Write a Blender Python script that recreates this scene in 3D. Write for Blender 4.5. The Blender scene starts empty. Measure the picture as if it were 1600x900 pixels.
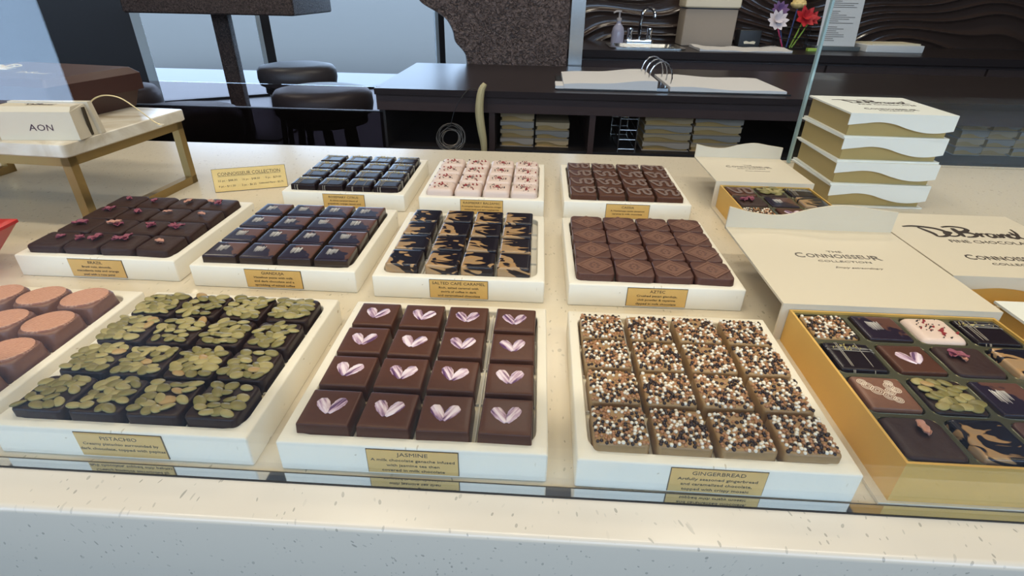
import bpy, bmesh, math, random
from mathutils import Vector, Matrix, Euler
random.seed(7)
C = bpy.context.scene.collection
S = bpy.context.scene
R = math.radians

# ------------------------------------------------------------------ camera
cam_d = bpy.data.cameras.new('camera')
cam = bpy.data.objects.new('camera', cam_d); C.objects.link(cam)
cam.location = (0.1441, -0.2724, 0.27266)
cam.rotation_mode = 'XYZ'
cam.rotation_euler = (R(60.543), R(-0.947), R(3.042))
cam_d.sensor_width = 36.0
cam_d.lens = 832.27 / 1600 * 36.0
cam_d.clip_start = 0.02
S.camera = cam

# ------------------------------------------------------------------ world, light, exposure
W = bpy.data.worlds.new('world'); S.world = W; W.use_nodes = True
wb = W.node_tree.nodes['Background']
wb.inputs[0].default_value = (0.56, 0.755, 1.07, 1)
wb.inputs[1].default_value = 5.0
S.view_settings.view_transform = 'Standard'
S.view_settings.look = 'None'
S.view_settings.gamma = 1.0
S.view_settings.use_curve_mapping = False
S.view_settings.exposure = 0.0

def area(name, loc, rot, sx, sy, power, col, spread=180, portal=False):
    l = bpy.data.lights.new(name, 'AREA'); l.shape = 'RECTANGLE'; l.size = sx; l.size_y = sy
    l.energy = power; l.color = col; l.spread = R(spread)
    if portal: l.cycles.is_portal = True
    o = bpy.data.objects.new(name, l); C.objects.link(o); o.location = loc; o.rotation_euler = [R(a) for a in rot]
    return o
# warm strip in the rail on top of the display glass
area('case_strip_light', (0.15, -0.028, 0.418), (0, 0, 0), 3.4, 0.014, 2.4, (1.0, 0.72, 0.27))
# ceiling light slot right above the counter front
area('ceiling_slot_light', (0.1, -0.14, 2.38), (0, 0, 0), 3.6, 0.10, 38, (1.0, 0.88, 0.72))
# unseen warm fill lamps added under the ceiling to light the background
for i, (x, y, p) in enumerate([(-0.6, 0.9, 9), (1.0, 0.9, 9), (0.2, 2.6, 12), (1.6, 2.6, 14), (-2.6, 3.4, 10)]):
    area('background_fill_light', (x, y, 2.43), (0, 0, 0), 0.5, 0.5, p*1.4, (1.0, 0.88, 0.72))
# daylight entering by the window walls (sky portals)
area('window_portal', (-4.1, -3.0, 0.65), (90, 0, 0), 2.6, 3.2, 1, (1, 1, 1), portal=True)
area('window_portal', (1.1, -3.0, 1.35), (90, 0, 0), 7.6, 1.7, 1, (1, 1, 1), portal=True)

# ------------------------------------------------------------------ helpers
def tag(o, label=None, cat=None, group=None, kind=None):
    if label: o['label'] = label
    if cat: o['category'] = cat
    if group: o['group'] = group
    if kind: o['kind'] = kind
    return o

def empty(name, loc=(0, 0, 0), rz=0.0, label=None, cat=None, group=None):
    o = bpy.data.objects.new(name, None); C.objects.link(o)
    o.empty_display_size = 0.01
    o.location = loc; o.rotation_euler = (0, 0, rz)
    return tag(o, label, cat, group)

class MB:
    """collects geometry into one mesh"""
    def __init__(s): s.v = []; s.f = []; s.m = []
    def add(s, vs, fs, m=0, M=None):
        b = len(s.v)
        for p in vs:
            p = Vector(p)
            if M is not None: p = M @ p
            s.v.append(tuple(p))
        for f in fs: s.f.append(tuple(b + i for i in f)); s.m.append(m)
        return s
    def box(s, x0, x1, y0, y1, z0, z1, m=0, M=None):
        vs = [(x0,y0,z0),(x1,y0,z0),(x1,y1,z0),(x0,y1,z0),(x0,y0,z1),(x1,y0,z1),(x1,y1,z1),(x0,y1,z1)]
        return s.add(vs, [(0,3,2,1),(4,5,6,7),(0,1,5,4),(1,2,6,5),(2,3,7,6),(3,0,4,7)], m, M)
    def loft(s, loops, cap0=True, cap1=True, m=0, M=None, close=True):
        n = len(loops[0]); vs = [p for l in loops for p in l]; fs = []
        for k in range(len(loops) - 1):
            for i in range(n if close else n - 1):
                j = (i + 1) % n
                fs.append((k*n+i, k*n+j, (k+1)*n+j, (k+1)*n+i))
        if cap0: fs.append(tuple(reversed(range(n))))
        if cap1: fs.append(tuple((len(loops)-1)*n + i for i in range(n)))
        return s.add(vs, fs, m, M)
    def tube(s, pts, r, n=8, m=0, M=None, flat=1.0, caps=True):
        pts = [Vector(p) for p in pts]; loops = []
        up = Vector((0, 0, 1))
        prev = None
        for i, p in enumerate(pts):
            t = (pts[min(i+1, len(pts)-1)] - pts[max(i-1, 0)])
            if t.length < 1e-9: t = Vector((1, 0, 0))
            t.normalize()
            a = t.cross(up if prev is None else prev)
            if a.length < 1e-4: a = t.cross(Vector((0, 1, 0)))
            if prev is None:
                a.normalize(); b = a.cross(t).normalized()
            else:
                a.normalize(); b = a.cross(t).normalized()
            prev = b
            rr = r[i] if isinstance(r, (list, tuple)) else r
            loops.append([p + a*rr*math.cos(2*math.pi*k/n) + b*rr*flat*math.sin(2*math.pi*k/n) for k in range(n)])
        return s.loft(loops, caps, caps, m, M)
    def lathe(s, prof, n=32, m=0, M=None, c=(0, 0)):
        loops = [[(c[0] + r*math.cos(2*math.pi*k/n), c[1] + r*math.sin(2*math.pi*k/n), z) for k in range(n)] for r, z in prof]
        return s.loft(loops, True, True, m, M)
    def build(s, name, mats, parent=None, loc=(0, 0, 0), rot=(0, 0, 0), smooth=35, label=None, cat=None, group=None, kind=None):
        me = bpy.data.meshes.new(name); me.from_pydata(s.v, [], s.f)
        for m_ in (mats if isinstance(mats, (list, tuple)) else [mats]): me.materials.append(m_)
        me.polygons.foreach_set('material_index', s.m)
        bm = bmesh.new(); bm.from_mesh(me); bmesh.ops.recalc_face_normals(bm, faces=bm.faces); bm.to_mesh(me); bm.free()
        if smooth:
            me.polygons.foreach_set('use_smooth', [True]*len(me.polygons))
            me.set_sharp_from_angle(angle=R(smooth))
        me.update()
        return place(name, me, parent, loc, rot, label, cat, group, kind)

def place(name, me, parent=None, loc=(0, 0, 0), rot=(0, 0, 0), label=None, cat=None, group=None, kind=None):
    o = bpy.data.objects.new(name, me); C.objects.link(o)
    o.parent = parent; o.location = loc; o.rotation_euler = rot
    return tag(o, label, cat, group, kind)

def copy_tree(o, parent=None):
    c = o.copy(); C.objects.link(c); c.parent = parent
    for ch in list(o.children): copy_tree(ch, c)
    return c

def rr(w, d, r, z, n=5, cx=0, cy=0):
    """rounded rectangle loop"""
    r = min(r, w/2 - 1e-5, d/2 - 1e-5); out = []
    for q, (sx, sy) in enumerate([(1, 1), (-1, 1), (-1, -1), (1, -1)]):
        for i in range(n):
            a = math.pi/2*q + math.pi/2*i/(n-1)
            out.append((cx + sx*(w/2-r) + r*math.cos(a), cy + sy*(d/2-r) + r*math.sin(a), z))
    return out

def rbox(mb, w, d, z0, z1, r=0.002, bev=0.0008, cx=0, cy=0, m=0, M=None, n=4, k=3, base_bev=True):
    loops = []
    if base_bev: loops.append(rr(w-2*bev, d-2*bev, r, z0, n, cx, cy)); loops.append(rr(w, d, r, z0+bev, n, cx, cy))
    else: loops.append(rr(w, d, r, z0, n, cx, cy))
    for i in range(k+1):
        a = math.pi/2*i/k
        ins = bev*(1-math.cos(a)); loops.append(rr(w-2*ins, d-2*ins, max(r-ins, 1e-4), z1-bev+bev*math.sin(a), n, cx, cy))
    return mb.loft(loops, m=m, M=M)

def catmull(pts, sub=6):
    P = [Vector(p) for p in pts]; out = []
    for i in range(len(P)-1):
        a, b, c, d = P[max(i-1, 0)], P[i], P[i+1], P[min(i+2, len(P)-1)]
        for k in range(sub):
            t = k/sub
            out.append(0.5*((2*b) + (c-a)*t + (2*a-5*b+4*c-d)*t*t + (3*b-a-3*c+d)*t*t*t))
    out.append(P[-1]); return out

# ------------------------------------------------------------------ materials
def new_mat(name):
    m = bpy.data.materials.new(name); m.use_nodes = True
    nt = m.node_tree; return m, nt, nt.nodes['Principled BSDF']
def N(nt, t, **kw):
    n = nt.nodes.new(t)
    for k, v in kw.items(): setattr(n, k, v)
    return n
def mat(name, col, rough=0.5, metal=0.0, spec=0.4, bump=0, bscale=200, coat=0, var=0, sheen=0):
    m, nt, b = new_mat(name)
    b.inputs['Base Color'].default_value = (*col, 1); b.inputs['Roughness'].default_value = rough
    b.inputs['Metallic'].default_value = metal; b.inputs['Specular IOR Level'].default_value = spec
    b.inputs['Coat Weight'].default_value = coat
    tc = None
    if bump or var:
        tc = N(nt, 'ShaderNodeTexCoord'); no = N(nt, 'ShaderNodeTexNoise'); no.inputs['Scale'].default_value = bscale
        no.inputs['Detail'].default_value = 4
        nt.links.new(tc.outputs['Object'], no.inputs['Vector'])
    if bump:
        bp = N(nt, 'ShaderNodeBump'); bp.inputs['Strength'].default_value = bump; bp.inputs['Distance'].default_value = 0.001
        nt.links.new(no.outputs[0], bp.inputs['Height']); nt.links.new(bp.outputs[0], b.inputs['Normal'])
    if var:
        mx = N(nt, 'ShaderNodeMix', data_type='RGBA')
        mx.inputs[6].default_value = (*[c*(1-var) for c in col], 1); mx.inputs[7].default_value = (*[min(1, c*(1+var)) for c in col], 1)
        nt.links.new(no.outputs[0], mx.inputs[0]); nt.links.new(mx.outputs[2], b.inputs['Base Color'])
    return m

def stone(name, col, fleck, scale=75, rough=0.32, sparse=0.45, size=0.16):
    m, nt, b = new_mat(name); b.inputs['Roughness'].default_value = rough
    tc = N(nt, 'ShaderNodeTexCoord')
    no = N(nt, 'ShaderNodeTexNoise'); no.inputs['Scale'].default_value = 14; no.inputs['Detail'].default_value = 1
    nt.links.new(tc.outputs['Object'], no.inputs['Vector'])
    sub = N(nt, 'ShaderNodeVectorMath', operation='MULTIPLY_ADD'); sub.inputs[1].default_value = (0.05, 0.05, 0.05)
    nt.links.new(no.outputs['Color'], sub.inputs[0]); nt.links.new(tc.outputs['Object'], sub.inputs[2])
    res = None
    for k, (rz, sc) in enumerate([(0.6, 1.0), (2.1, 1.35)]):
        mp = N(nt, 'ShaderNodeMapping'); mp.inputs['Rotation'].default_value = (0.3*k, 0.4, rz)
        mp.inputs['Scale'].default_value = (1.0, 0.38, 0.7); nt.links.new(sub.outputs[0], mp.inputs['Vector'])
        vo = N(nt, 'ShaderNodeTexVoronoi'); vo.inputs['Scale'].default_value = scale*sc
        nt.links.new(mp.outputs[0], vo.inputs['Vector'])
        lt = N(nt, 'ShaderNodeMath', operation='LESS_THAN'); lt.inputs[1].default_value = size
        nt.links.new(vo.outputs['Distance'], lt.inputs[0])
        sp = N(nt, 'ShaderNodeSeparateColor'); nt.links.new(vo.outputs['Color'], sp.inputs[0])
        gt = N(nt, 'ShaderNodeMath', operation='GREATER_THAN'); gt.inputs[1].default_value = 1-sparse
        nt.links.new(sp.outputs[0], gt.inputs[0])
        ml = N(nt, 'ShaderNodeMath', operation='MULTIPLY'); nt.links.new(lt.outputs[0], ml.inputs[0]); nt.links.new(gt.outputs[0], ml.inputs[1])
        m2 = N(nt, 'ShaderNodeMath', operation='MULTIPLY'); nt.links.new(ml.outputs[0], m2.inputs[0]); nt.links.new(sp.outputs[1], m2.inputs[1])
        if res is None: res = m2
        else:
            mxx = N(nt, 'ShaderNodeMath', operation='MAXIMUM'); nt.links.new(res.outputs[0], mxx.inputs[0]); nt.links.new(m2.outputs[0], mxx.inputs[1]); res = mxx
    mx = N(nt, 'ShaderNodeMix', data_type='RGBA'); mx.inputs[6].default_value = (*col, 1); mx.inputs[7].default_value = (*fleck, 1)
    nt.links.new(res.outputs[0], mx.inputs[0]); nt.links.new(mx.outputs[2], b.inputs['Base Color'])
    return m

M = {}
M['counter'] = stone('white_speckled_stone', (0.655, 0.575, 0.440), (0.38, 0.34, 0.26), 165, 0.22, 0.85, 0.145)
M['tray'] = stone('cream_speckled_stone', (0.82, 0.76, 0.63), (0.52, 0.44, 0.30), 130, 0.5, 0.3, 0.11)
M['divider'] = mat('clear_white_plastic', (0.74, 0.70, 0.62), 0.3)
M['gold_plate'] = mat('brushed_brass_plaque', (0.72, 0.47, 0.16), 0.42, 0.35, var=0.12, bscale=60)
M['plate_edge'] = mat('dark_plaque_edge', (0.05, 0.035, 0.02), 0.4)
M['ink'] = mat('dark_engraved_ink', (0.035, 0.022, 0.015), 0.6)
M['ink_grey'] = mat('grey_printed_ink', (0.12, 0.10, 0.08), 0.6)
M['ink_aub'] = mat('aubergine_printed_ink', (0.05, 0.012, 0.03), 0.5)
M['milk'] = mat('milk_chocolate', (0.083, 0.029, 0.014), 0.34, spec=0.25, bump=0.05, bscale=300, var=0.12)
M['milk_light'] = mat('light_milk_chocolate', (0.185, 0.080, 0.045), 0.35, bump=0.1, bscale=300, var=0.15)
M['dark'] = mat('dark_chocolate', (0.024, 0.010, 0.007), 0.36, spec=0.25, bump=0.04, bscale=250)
M['dark_matte'] = mat('dipped_dark_chocolate', (0.034, 0.013, 0.009), 0.5, spec=0.3, bump=0.5, bscale=160, var=0.2)
M['dark_glossy'] = mat('glossy_dark_chocolate', (0.014, 0.008, 0.010), 0.16, spec=0.25)
M['aztec'] = mat('reddish_milk_chocolate', (0.088, 0.033, 0.022), 0.42, bump=0.25, bscale=180, var=0.18)
M['aztec_light'] = mat('bloomed_milk_chocolate', (0.165, 0.074, 0.047), 0.55, bump=0.2, bscale=260)
M['cassia_icing'] = mat('grey_brown_chocolate_icing', (0.18, 0.118, 0.095), 0.6, bump=0.35, bscale=700, var=0.2)
M['caramel'] = mat('blond_caramelized_chocolate', (0.34, 0.205, 0.085), 0.4, bump=0.2, bscale=250, var=0.15)
M['white_choc'] = mat('pinkish_white_chocolate', (0.70, 0.54, 0.45), 0.4, bump=0.25, bscale=150)
M['salmon'] = mat('salmon_pink_imprint', (0.55, 0.27, 0.17), 0.5)
M['seed'] = mat('olive_pumpkin_seed', (0.20, 0.165, 0.050), 0.35, var=0.35, bscale=120)
M['seed_light'] = mat('pale_green_pumpkin_seed', (0.33, 0.27, 0.10), 0.35, var=0.25, bscale=120)
M['seed_tan'] = mat('toasted_pumpkin_seed', (0.38, 0.24, 0.09), 0.4, var=0.25, bscale=120)
M['pearl_w'] = mat('white_crispy_pearl', (0.82, 0.74, 0.60), 0.25)
M['pearl_d'] = mat('dark_crispy_pearl', (0.030, 0.014, 0.011), 0.22)
M['pearl_t'] = mat('tan_crispy_pearl', (0.40, 0.19, 0.085), 0.25)
M['petal'] = mat('dried_rose_petal', (0.27, 0.07, 0.10), 0.6, var=0.5, bscale=300)
M['petal_pale'] = mat('pale_dried_petal', (0.50, 0.25, 0.18), 0.6, var=0.4, bscale=300)
M['red_crumb'] = mat('raspberry_crumb', (0.30, 0.02, 0.02), 0.5)
M['herb'] = mat('dark_herb_fleck', (0.06, 0.04, 0.03), 0.6)
M['zest'] = mat('yellow_citrus_zest', (0.55, 0.42, 0.14), 0.5)
M['thread'] = mat('white_icing_thread', (0.33, 0.29, 0.23), 0.4)
M['silver'] = mat('silvery_cream_scratch', (0.60, 0.56, 0.50), 0.45)
M['print_white'] = mat('white_cocoa_print', (0.66, 0.54, 0.42), 0.45)
M['board'] = mat('ivory_paperboard', (0.66, 0.58, 0.44), 0.5)
M['board_white'] = mat('white_paperboard', (0.76, 0.76, 0.68), 0.5)
M['box_gold'] = mat('gold_foil_board', (0.74, 0.45, 0.11), 0.42, 0.35, var=0.1, bscale=30)
M['box_olive'] = mat('olive_gold_tray_plastic', (0.13, 0.125, 0.075), 0.2, 0.5)
M['brass'] = mat('antique_brass', (0.36, 0.25, 0.10), 0.38, 0.75, var=0.1, bscale=20)
M['brown_board'] = mat('dark_brown_gift_board', (0.055, 0.022, 0.018), 0.45)
M['cord'] = mat('gold_cord', (0.75, 0.60, 0.32), 0.35, 0.3)
M['red'] = mat('red_foil_board', (0.55, 0.02, 0.015), 0.35)
M['leather'] = mat('black_leather', (0.040, 0.034, 0.036), 0.42, bump=0.1, bscale=250)
M['black'] = mat('black_metal', (0.012, 0.012, 0.013), 0.4)
M['dark_wood'] = mat('dark_brown_laminate', (0.055, 0.034, 0.030), 0.30, var=0.12, bscale=8)
M['dark_gloss'] = mat('dark_polished_counter', (0.024, 0.017, 0.017), 0.3, spec=0.22)
M['wave'] = mat('dark_wave_relief_panel', (0.042, 0.025, 0.019), 0.17, spec=0.55)
M['shelf_dark'] = mat('dark_shelf_interior', (0.018, 0.014, 0.013), 0.5)
M['chrome'] = mat('polished_chrome', (0.75, 0.76, 0.78), 0.08, 1.0)
M['steel'] = mat('brushed_steel', (0.55, 0.55, 0.53), 0.25, 1.0)
M['paper'] = mat('white_paper', (0.62, 0.60, 0.58), 0.7)
M['card'] = mat('beige_woven_panel', (0.33, 0.27, 0.21), 0.8, bump=0.4, bscale=300)
M['cream'] = mat('cream_plastic', (0.74, 0.64, 0.46), 0.5)
M['soap'] = mat('pale_lilac_clear_bottle', (0.32, 0.32, 0.42), 0.1)
M['pump'] = mat('translucent_white_pump', (0.45, 0.42, 0.42), 0.3)
M['wall'] = mat('dark_brown_wall', (0.050, 0.038, 0.036), 0.6)
M['ceiling'] = mat('warm_grey_ceiling', (0.35, 0.31, 0.27), 0.8)
M['floor'] = mat('dark_floor', (0.030, 0.028, 0.032), 0.35)
M['mullion'] = mat('dark_bronze_mullion', (0.035, 0.033, 0.035), 0.4)
M['mullion_w'] = mat('white_window_trim', (0.75, 0.85, 0.88), 0.4)
M['paving'] = mat('pale_grey_paving', (0.056, 0.050, 0.040), 0.9, var=0.06, bscale=1)
M['asphalt'] = mat('blue_grey_asphalt', (0.075, 0.10, 0.16), 0.9, var=0.2, bscale=12)
M['yellow'] = mat('pale_yellow_cloth', (0.50, 0.40, 0.20), 0.7, bump=0.4, bscale=200)
M['green'] = mat('lime_green_card', (0.30, 0.45, 0.06), 0.5)
M['pink'] = mat('pink_pen', (0.65, 0.06, 0.16), 0.4)
M['fred'] = mat('red_silk_petals', (0.45, 0.015, 0.02), 0.6)
M['fwhite'] = mat('white_silk_petals', (0.62, 0.55, 0.56), 0.6)
M['fyellow'] = mat('yellow_silk_petals', (0.75, 0.55, 0.22), 0.6)
M['fpurple'] = mat('purple_silk_petals', (0.16, 0.08, 0.20), 0.6)
M['fblue'] = mat('blue_wrap', (0.06, 0.09, 0.25), 0.5)

# marble slab
def marble():
    m, nt, b = new_mat('cream_marble'); b.inputs['Roughness'].default_value = 0.22
    tc = N(nt, 'ShaderNodeTexCoord'); no = N(nt, 'ShaderNodeTexNoise'); no.inputs['Scale'].default_value = 9; no.inputs['Detail'].default_value = 6; no.inputs['Distortion'].default_value = 2
    nt.links.new(tc.outputs['Object'], no.inputs['Vector'])
    cr = N(nt, 'ShaderNodeValToRGB'); e = cr.color_ramp.elements
    e[0].position = 0.35; e[0].color = (0.52, 0.43, 0.30, 1); e[1].position = 0.56; e[1].color = (0.78, 0.72, 0.60, 1)
    nt.links.new(no.outputs[0], cr.inputs[0]); nt.links.new(cr.outputs[0], b.inputs['Base Color']); return m
M['marble'] = marble()

def bark():
    m, nt, b = new_mat('rough_brown_bark_surface'); b.inputs['Roughness'].default_value = 0.45
    tc = N(nt, 'ShaderNodeTexCoord')
    vo = N(nt, 'ShaderNodeTexNoise'); vo.inputs['Scale'].default_value = 85; vo.inputs['Detail'].default_value = 5; vo.inputs['Distortion'].default_value = 1.2
    nt.links.new(tc.outputs['Object'], vo.inputs['Vector'])
    cr = N(nt, 'ShaderNodeValToRGB'); e = cr.color_ramp.elements
    e[0].position = 0.40; e[0].color = (0.035, 0.019, 0.014, 1); e[1].position = 0.70; e[1].color = (0.19, 0.125, 0.10, 1)
    nt.links.new(vo.outputs[0], cr.inputs[0]); nt.links.new(cr.outputs[0], b.inputs['Base Color'])
    bp = N(nt, 'ShaderNodeBump'); bp.inputs['Strength'].default_value = 1.0; bp.inputs['Distance'].default_value = 0.012
    nt.links.new(vo.outputs[0], bp.inputs['Height']); nt.links.new(bp.outputs[0], b.inputs['Normal']); return m
M['bark'] = bark()
M['stack_gold'] = mat('olive_gold_foil_board', (0.45, 0.33, 0.125), 0.45, 0.2)
M['shelf_board'] = mat('dull_tan_paperboard', (0.46, 0.31, 0.16), 0.6)
M['shelf_gold'] = mat('dull_gold_paperboard', (0.42, 0.25, 0.08), 0.5)

def swirl():
    """black and caramel marbled shell"""
    m, nt, b = new_mat('marbled_dark_and_caramel_shell'); b.inputs['Roughness'].default_value = 0.18
    tc = N(nt, 'ShaderNodeTexCoord'); oi = N(nt, 'ShaderNodeObjectInfo')
    off = N(nt, 'ShaderNodeVectorMath', operation='SCALE'); off.inputs[0].default_value = (0.05, 0.08, 0.03)
    nt.links.new(oi.outputs['Random'], off.inputs['Scale'])
    ad = N(nt, 'ShaderNodeVectorMath', operation='ADD'); nt.links.new(tc.outputs['Object'], ad.inputs[0]); nt.links.new(off.outputs[0], ad.inputs[1])
    mp = N(nt, 'ShaderNodeMapping'); mp.inputs['Scale'].default_value = (0.55, 1.25, 1.0); mp.inputs['Rotation'].default_value = (0, 0, 0.25)
    nt.links.new(ad.outputs[0], mp.inputs[0])
    no = N(nt, 'ShaderNodeTexNoise'); no.inputs['Scale'].default_value = 42; no.inputs['Detail'].default_value = 1.6; no.inputs['Distortion'].default_value = 2.6
    nt.links.new(mp.outputs[0], no.inputs['Vector'])
    # more caramel on the left and front, a dark pool on the right of each top
    sx = N(nt, 'ShaderNodeSeparateXYZ'); nt.links.new(tc.outputs['Object'], sx.inputs[0])
    a = N(nt, 'ShaderNodeMath', operation='MULTIPLY_ADD'); a.inputs[1].default_value = -8.0
    yy = N(nt, 'ShaderNodeMath', operation='MULTIPLY_ADD'); yy.inputs[1].default_value = -5.0; yy.inputs[2].default_value = -0.075
    nt.links.new(sx.outputs[1], yy.inputs[0]); nt.links.new(yy.outputs[0], a.inputs[2])
    nt.links.new(sx.outputs[0], a.inputs[0])
    s = N(nt, 'ShaderNodeMath', operation='ADD'); nt.links.new(no.outputs[0], s.inputs[0]); nt.links.new(a.outputs[0], s.inputs[1])
    cr = N(nt, 'ShaderNodeValToRGB'); e = cr.color_ramp.elements
    e[0].position = 0.50; e[0].color = (0.010, 0.007, 0.012, 1); e[1].position = 0.53; e[1].color = (0.42, 0.24, 0.10, 1)
    e2 = cr.color_ramp.elements.new(0.62); e2.color = (0.36, 0.23, 0.12, 1)
    nt.links.new(s.outputs[0], cr.inputs[0]); nt.links.new(cr.outputs[0], b.inputs['Base Color']); return m
M['swirl'] = swirl()

def gianduja():
    m, nt, b = new_mat('brown_shell_with_painted_violet_sheen'); b.inputs['Roughness'].default_value = 0.22; b.inputs['Specular IOR Level'].default_value = 0.3
    tc = N(nt, 'ShaderNodeTexCoord'); oi = N(nt, 'ShaderNodeObjectInfo')
    off = N(nt, 'ShaderNodeVectorMath', operation='SCALE'); off.inputs[0].default_value = (0.3, 0.2, 0.1)
    nt.links.new(oi.outputs['Random'], off.inputs['Scale'])
    ad = N(nt, 'ShaderNodeVectorMath', operation='ADD'); nt.links.new(tc.outputs['Object'], ad.inputs[0]); nt.links.new(off.outputs[0], ad.inputs[1])
    no = N(nt, 'ShaderNodeTexNoise'); no.inputs['Scale'].default_value = 110; no.inputs['Detail'].default_value = 2
    nt.links.new(ad.outputs[0], no.inputs['Vector'])
    sx = N(nt, 'ShaderNodeSeparateXYZ'); nt.links.new(tc.outputs['Object'], sx.inputs[0])
    a = N(nt, 'ShaderNodeMath', operation='MULTIPLY_ADD'); a.inputs[1].default_value = 26; nt.links.new(sx.outputs[0], a.inputs[0]); nt.links.new(no.outputs[0], a.inputs[2])
    c = N(nt, 'ShaderNodeMath', operation='MULTIPLY_ADD'); c.inputs[1].default_value = 26; nt.links.new(sx.outputs[1], c.inputs[0]); nt.links.new(a.outputs[0], c.inputs[2])
    cr = N(nt, 'ShaderNodeValToRGB'); e = cr.color_ramp.elements
    e[0].position = 0.60; e[0].color = (0.018, 0.010, 0.022, 1); e[1].position = 0.68; e[1].color = (0.115, 0.050, 0.034, 1)  # violet sky sheen painted into the front left of the top
    nt.links.new(c.outputs[0], cr.inputs[0])
    zt = N(nt, 'ShaderNodeMath', operation='GREATER_THAN'); zt.inputs[1].default_value = 0.0128; nt.links.new(sx.outputs[2], zt.inputs[0])
    mx = N(nt, 'ShaderNodeMix', data_type='RGBA'); mx.inputs[6].default_value = (0.040, 0.024, 0.017, 1)
    nt.links.new(zt.outputs[0], mx.inputs[0]); nt.links.new(cr.outputs[0], mx.inputs[7]); nt.links.new(mx.outputs[2], b.inputs['Base Color']); return m
M['gianduja'] = gianduja()

def heartpaint():
    m, nt, b = new_mat('white_and_violet_brushed_cocoa_butter'); b.inputs['Roughness'].default_value = 0.4
    tc = N(nt, 'ShaderNodeTexCoord'); oi = N(nt, 'ShaderNodeObjectInfo')
    off = N(nt, 'ShaderNodeVectorMath', operation='SCALE'); off.inputs[0].default_value = (0.7, 0.2, 0.1)
    nt.links.new(oi.outputs['Random'], off.inputs['Scale'])
    # streaks run along each lobe: use |x| so both lobes mirror
    sx = N(nt, 'ShaderNodeSeparateXYZ'); nt.links.new(tc.outputs['Object'], sx.inputs[0])
    ab = N(nt, 'ShaderNodeMath', operation='ABSOLUTE'); nt.links.new(sx.outputs[0], ab.inputs[0])
    at = N(nt, 'ShaderNodeMath', operation='SUBTRACT'); nt.links.new(ab.outputs[0], at.inputs[0])
    yy = N(nt, 'ShaderNodeMath', operation='MULTIPLY'); yy.inputs[1].default_value = 0.62; nt.links.new(sx.outputs[1], yy.inputs[0]); nt.links.new(yy.outputs[0], at.inputs[1])
    cx = N(nt, 'ShaderNodeCombineXYZ'); nt.links.new(at.outputs[0], cx.inputs[0])
    y2 = N(nt, 'ShaderNodeMath', operation='MULTIPLY'); y2.inputs[1].default_value = 0.18; nt.links.new(sx.outputs[1], y2.inputs[0]); nt.links.new(y2.outputs[0], cx.inputs[1])
    sg = N(nt, 'ShaderNodeMath', operation='SIGN'); nt.links.new(sx.outputs[0], sg.inputs[0])
    sgm = N(nt, 'ShaderNodeMath', operation='MULTIPLY'); sgm.inputs[1].default_value = 0.02; nt.links.new(sg.outputs[0], sgm.inputs[0]); nt.links.new(sgm.outputs[0], cx.inputs[2])
    ad = N(nt, 'ShaderNodeVectorMath', operation='ADD'); nt.links.new(cx.outputs[0], ad.inputs[0]); nt.links.new(off.outputs[0], ad.inputs[1])
    no = N(nt, 'ShaderNodeTexNoise'); no.inputs['Scale'].default_value = 330; no.inputs['Detail'].default_value = 3
    nt.links.new(ad.outputs[0], no.inputs['Vector'])
    cr = N(nt, 'ShaderNodeValToRGB'); e = cr.color_ramp.elements
    e[0].position = 0.36; e[0].color = (0.085, 0.02, 0.10, 1); e[1].position = 0.60; e[1].color = (0.80, 0.68, 0.72, 1)
    e3 = cr.color_ramp.elements.new(0.47); e3.color = (0.50, 0.33, 0.42, 1)
    nt.links.new(no.outputs[0], cr.inputs[0]); nt.links.new(cr.outputs[0], b.inputs['Base Color']); return m
M['heart'] = heartpaint()

def salmon_print():
    m, nt, b = new_mat('salmon_disc_with_fine_lines'); b.inputs['Roughness'].default_value = 0.5
    tc = N(nt, 'ShaderNodeTexCoord'); wv = N(nt, 'ShaderNodeTexWave'); wv.inputs['Scale'].default_value = 170; wv.inputs['Distortion'].default_value = 9
    wv.inputs['Detail'].default_value = 3; wv.bands_direction = 'Y'
    nt.links.new(tc.outputs['Object'], wv.inputs['Vector'])
    mx = N(nt, 'ShaderNodeMix', data_type='RGBA'); mx.inputs[6].default_value = (0.42, 0.17, 0.10, 1); mx.inputs[7].default_value = (0.62, 0.34, 0.21, 1)
    nt.links.new(wv.outputs[1], mx.inputs[0]); nt.links.new(mx.outputs[2], b.inputs['Base Color']); return m
M['salmon'] = salmon_print()

def glassy(name, tint, refl=1.0, absorb=(0.97, 0.985, 0.98)):
    """thin pane: clear transmission plus fresnel reflection"""
    m = bpy.data.materials.new(name); m.use_nodes = True; nt = m.node_tree
    for n in list(nt.nodes): nt.nodes.remove(n)
    out = N(nt, 'ShaderNodeOutputMaterial'); tr = N(nt, 'ShaderNodeBsdfTransparent'); tr.inputs[0].default_value = (*absorb, 1)
    gl = N(nt, 'ShaderNodeBsdfGlossy'); gl.inputs['Roughness'].default_value = 0.0; gl.inputs[0].default_value = (*tint, 1)
    fr = N(nt, 'ShaderNodeFresnel'); fr.inputs[0].default_value = 1.5
    ge = N(nt, 'ShaderNodeNewGeometry'); io = N(nt, 'ShaderNodeMath', operation='MULTIPLY_ADD'); io.inputs[1].default_value = 1/1.5-1.5; io.inputs[2].default_value = 1.5
    nt.links.new(ge.outputs['Backfacing'], io.inputs[0]); nt.links.new(io.outputs[0], fr.inputs[0])
    ml = N(nt, 'ShaderNodeMath', operation='MULTIPLY'); ml.inputs[1].default_value = refl; nt.links.new(fr.outputs[0], ml.inputs[0])
    mx = N(nt, 'ShaderNodeMixShader'); nt.links.new(ml.outputs[0], mx.inputs[0]); nt.links.new(tr.outputs[0], mx.inputs[1]); nt.links.new(gl.outputs[0], mx.inputs[2])
    nt.links.new(mx.outputs[0], out.inputs[0]); return m
M['glass'] = glassy('display_glass', (0.9, 0.97, 1.0))
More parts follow.
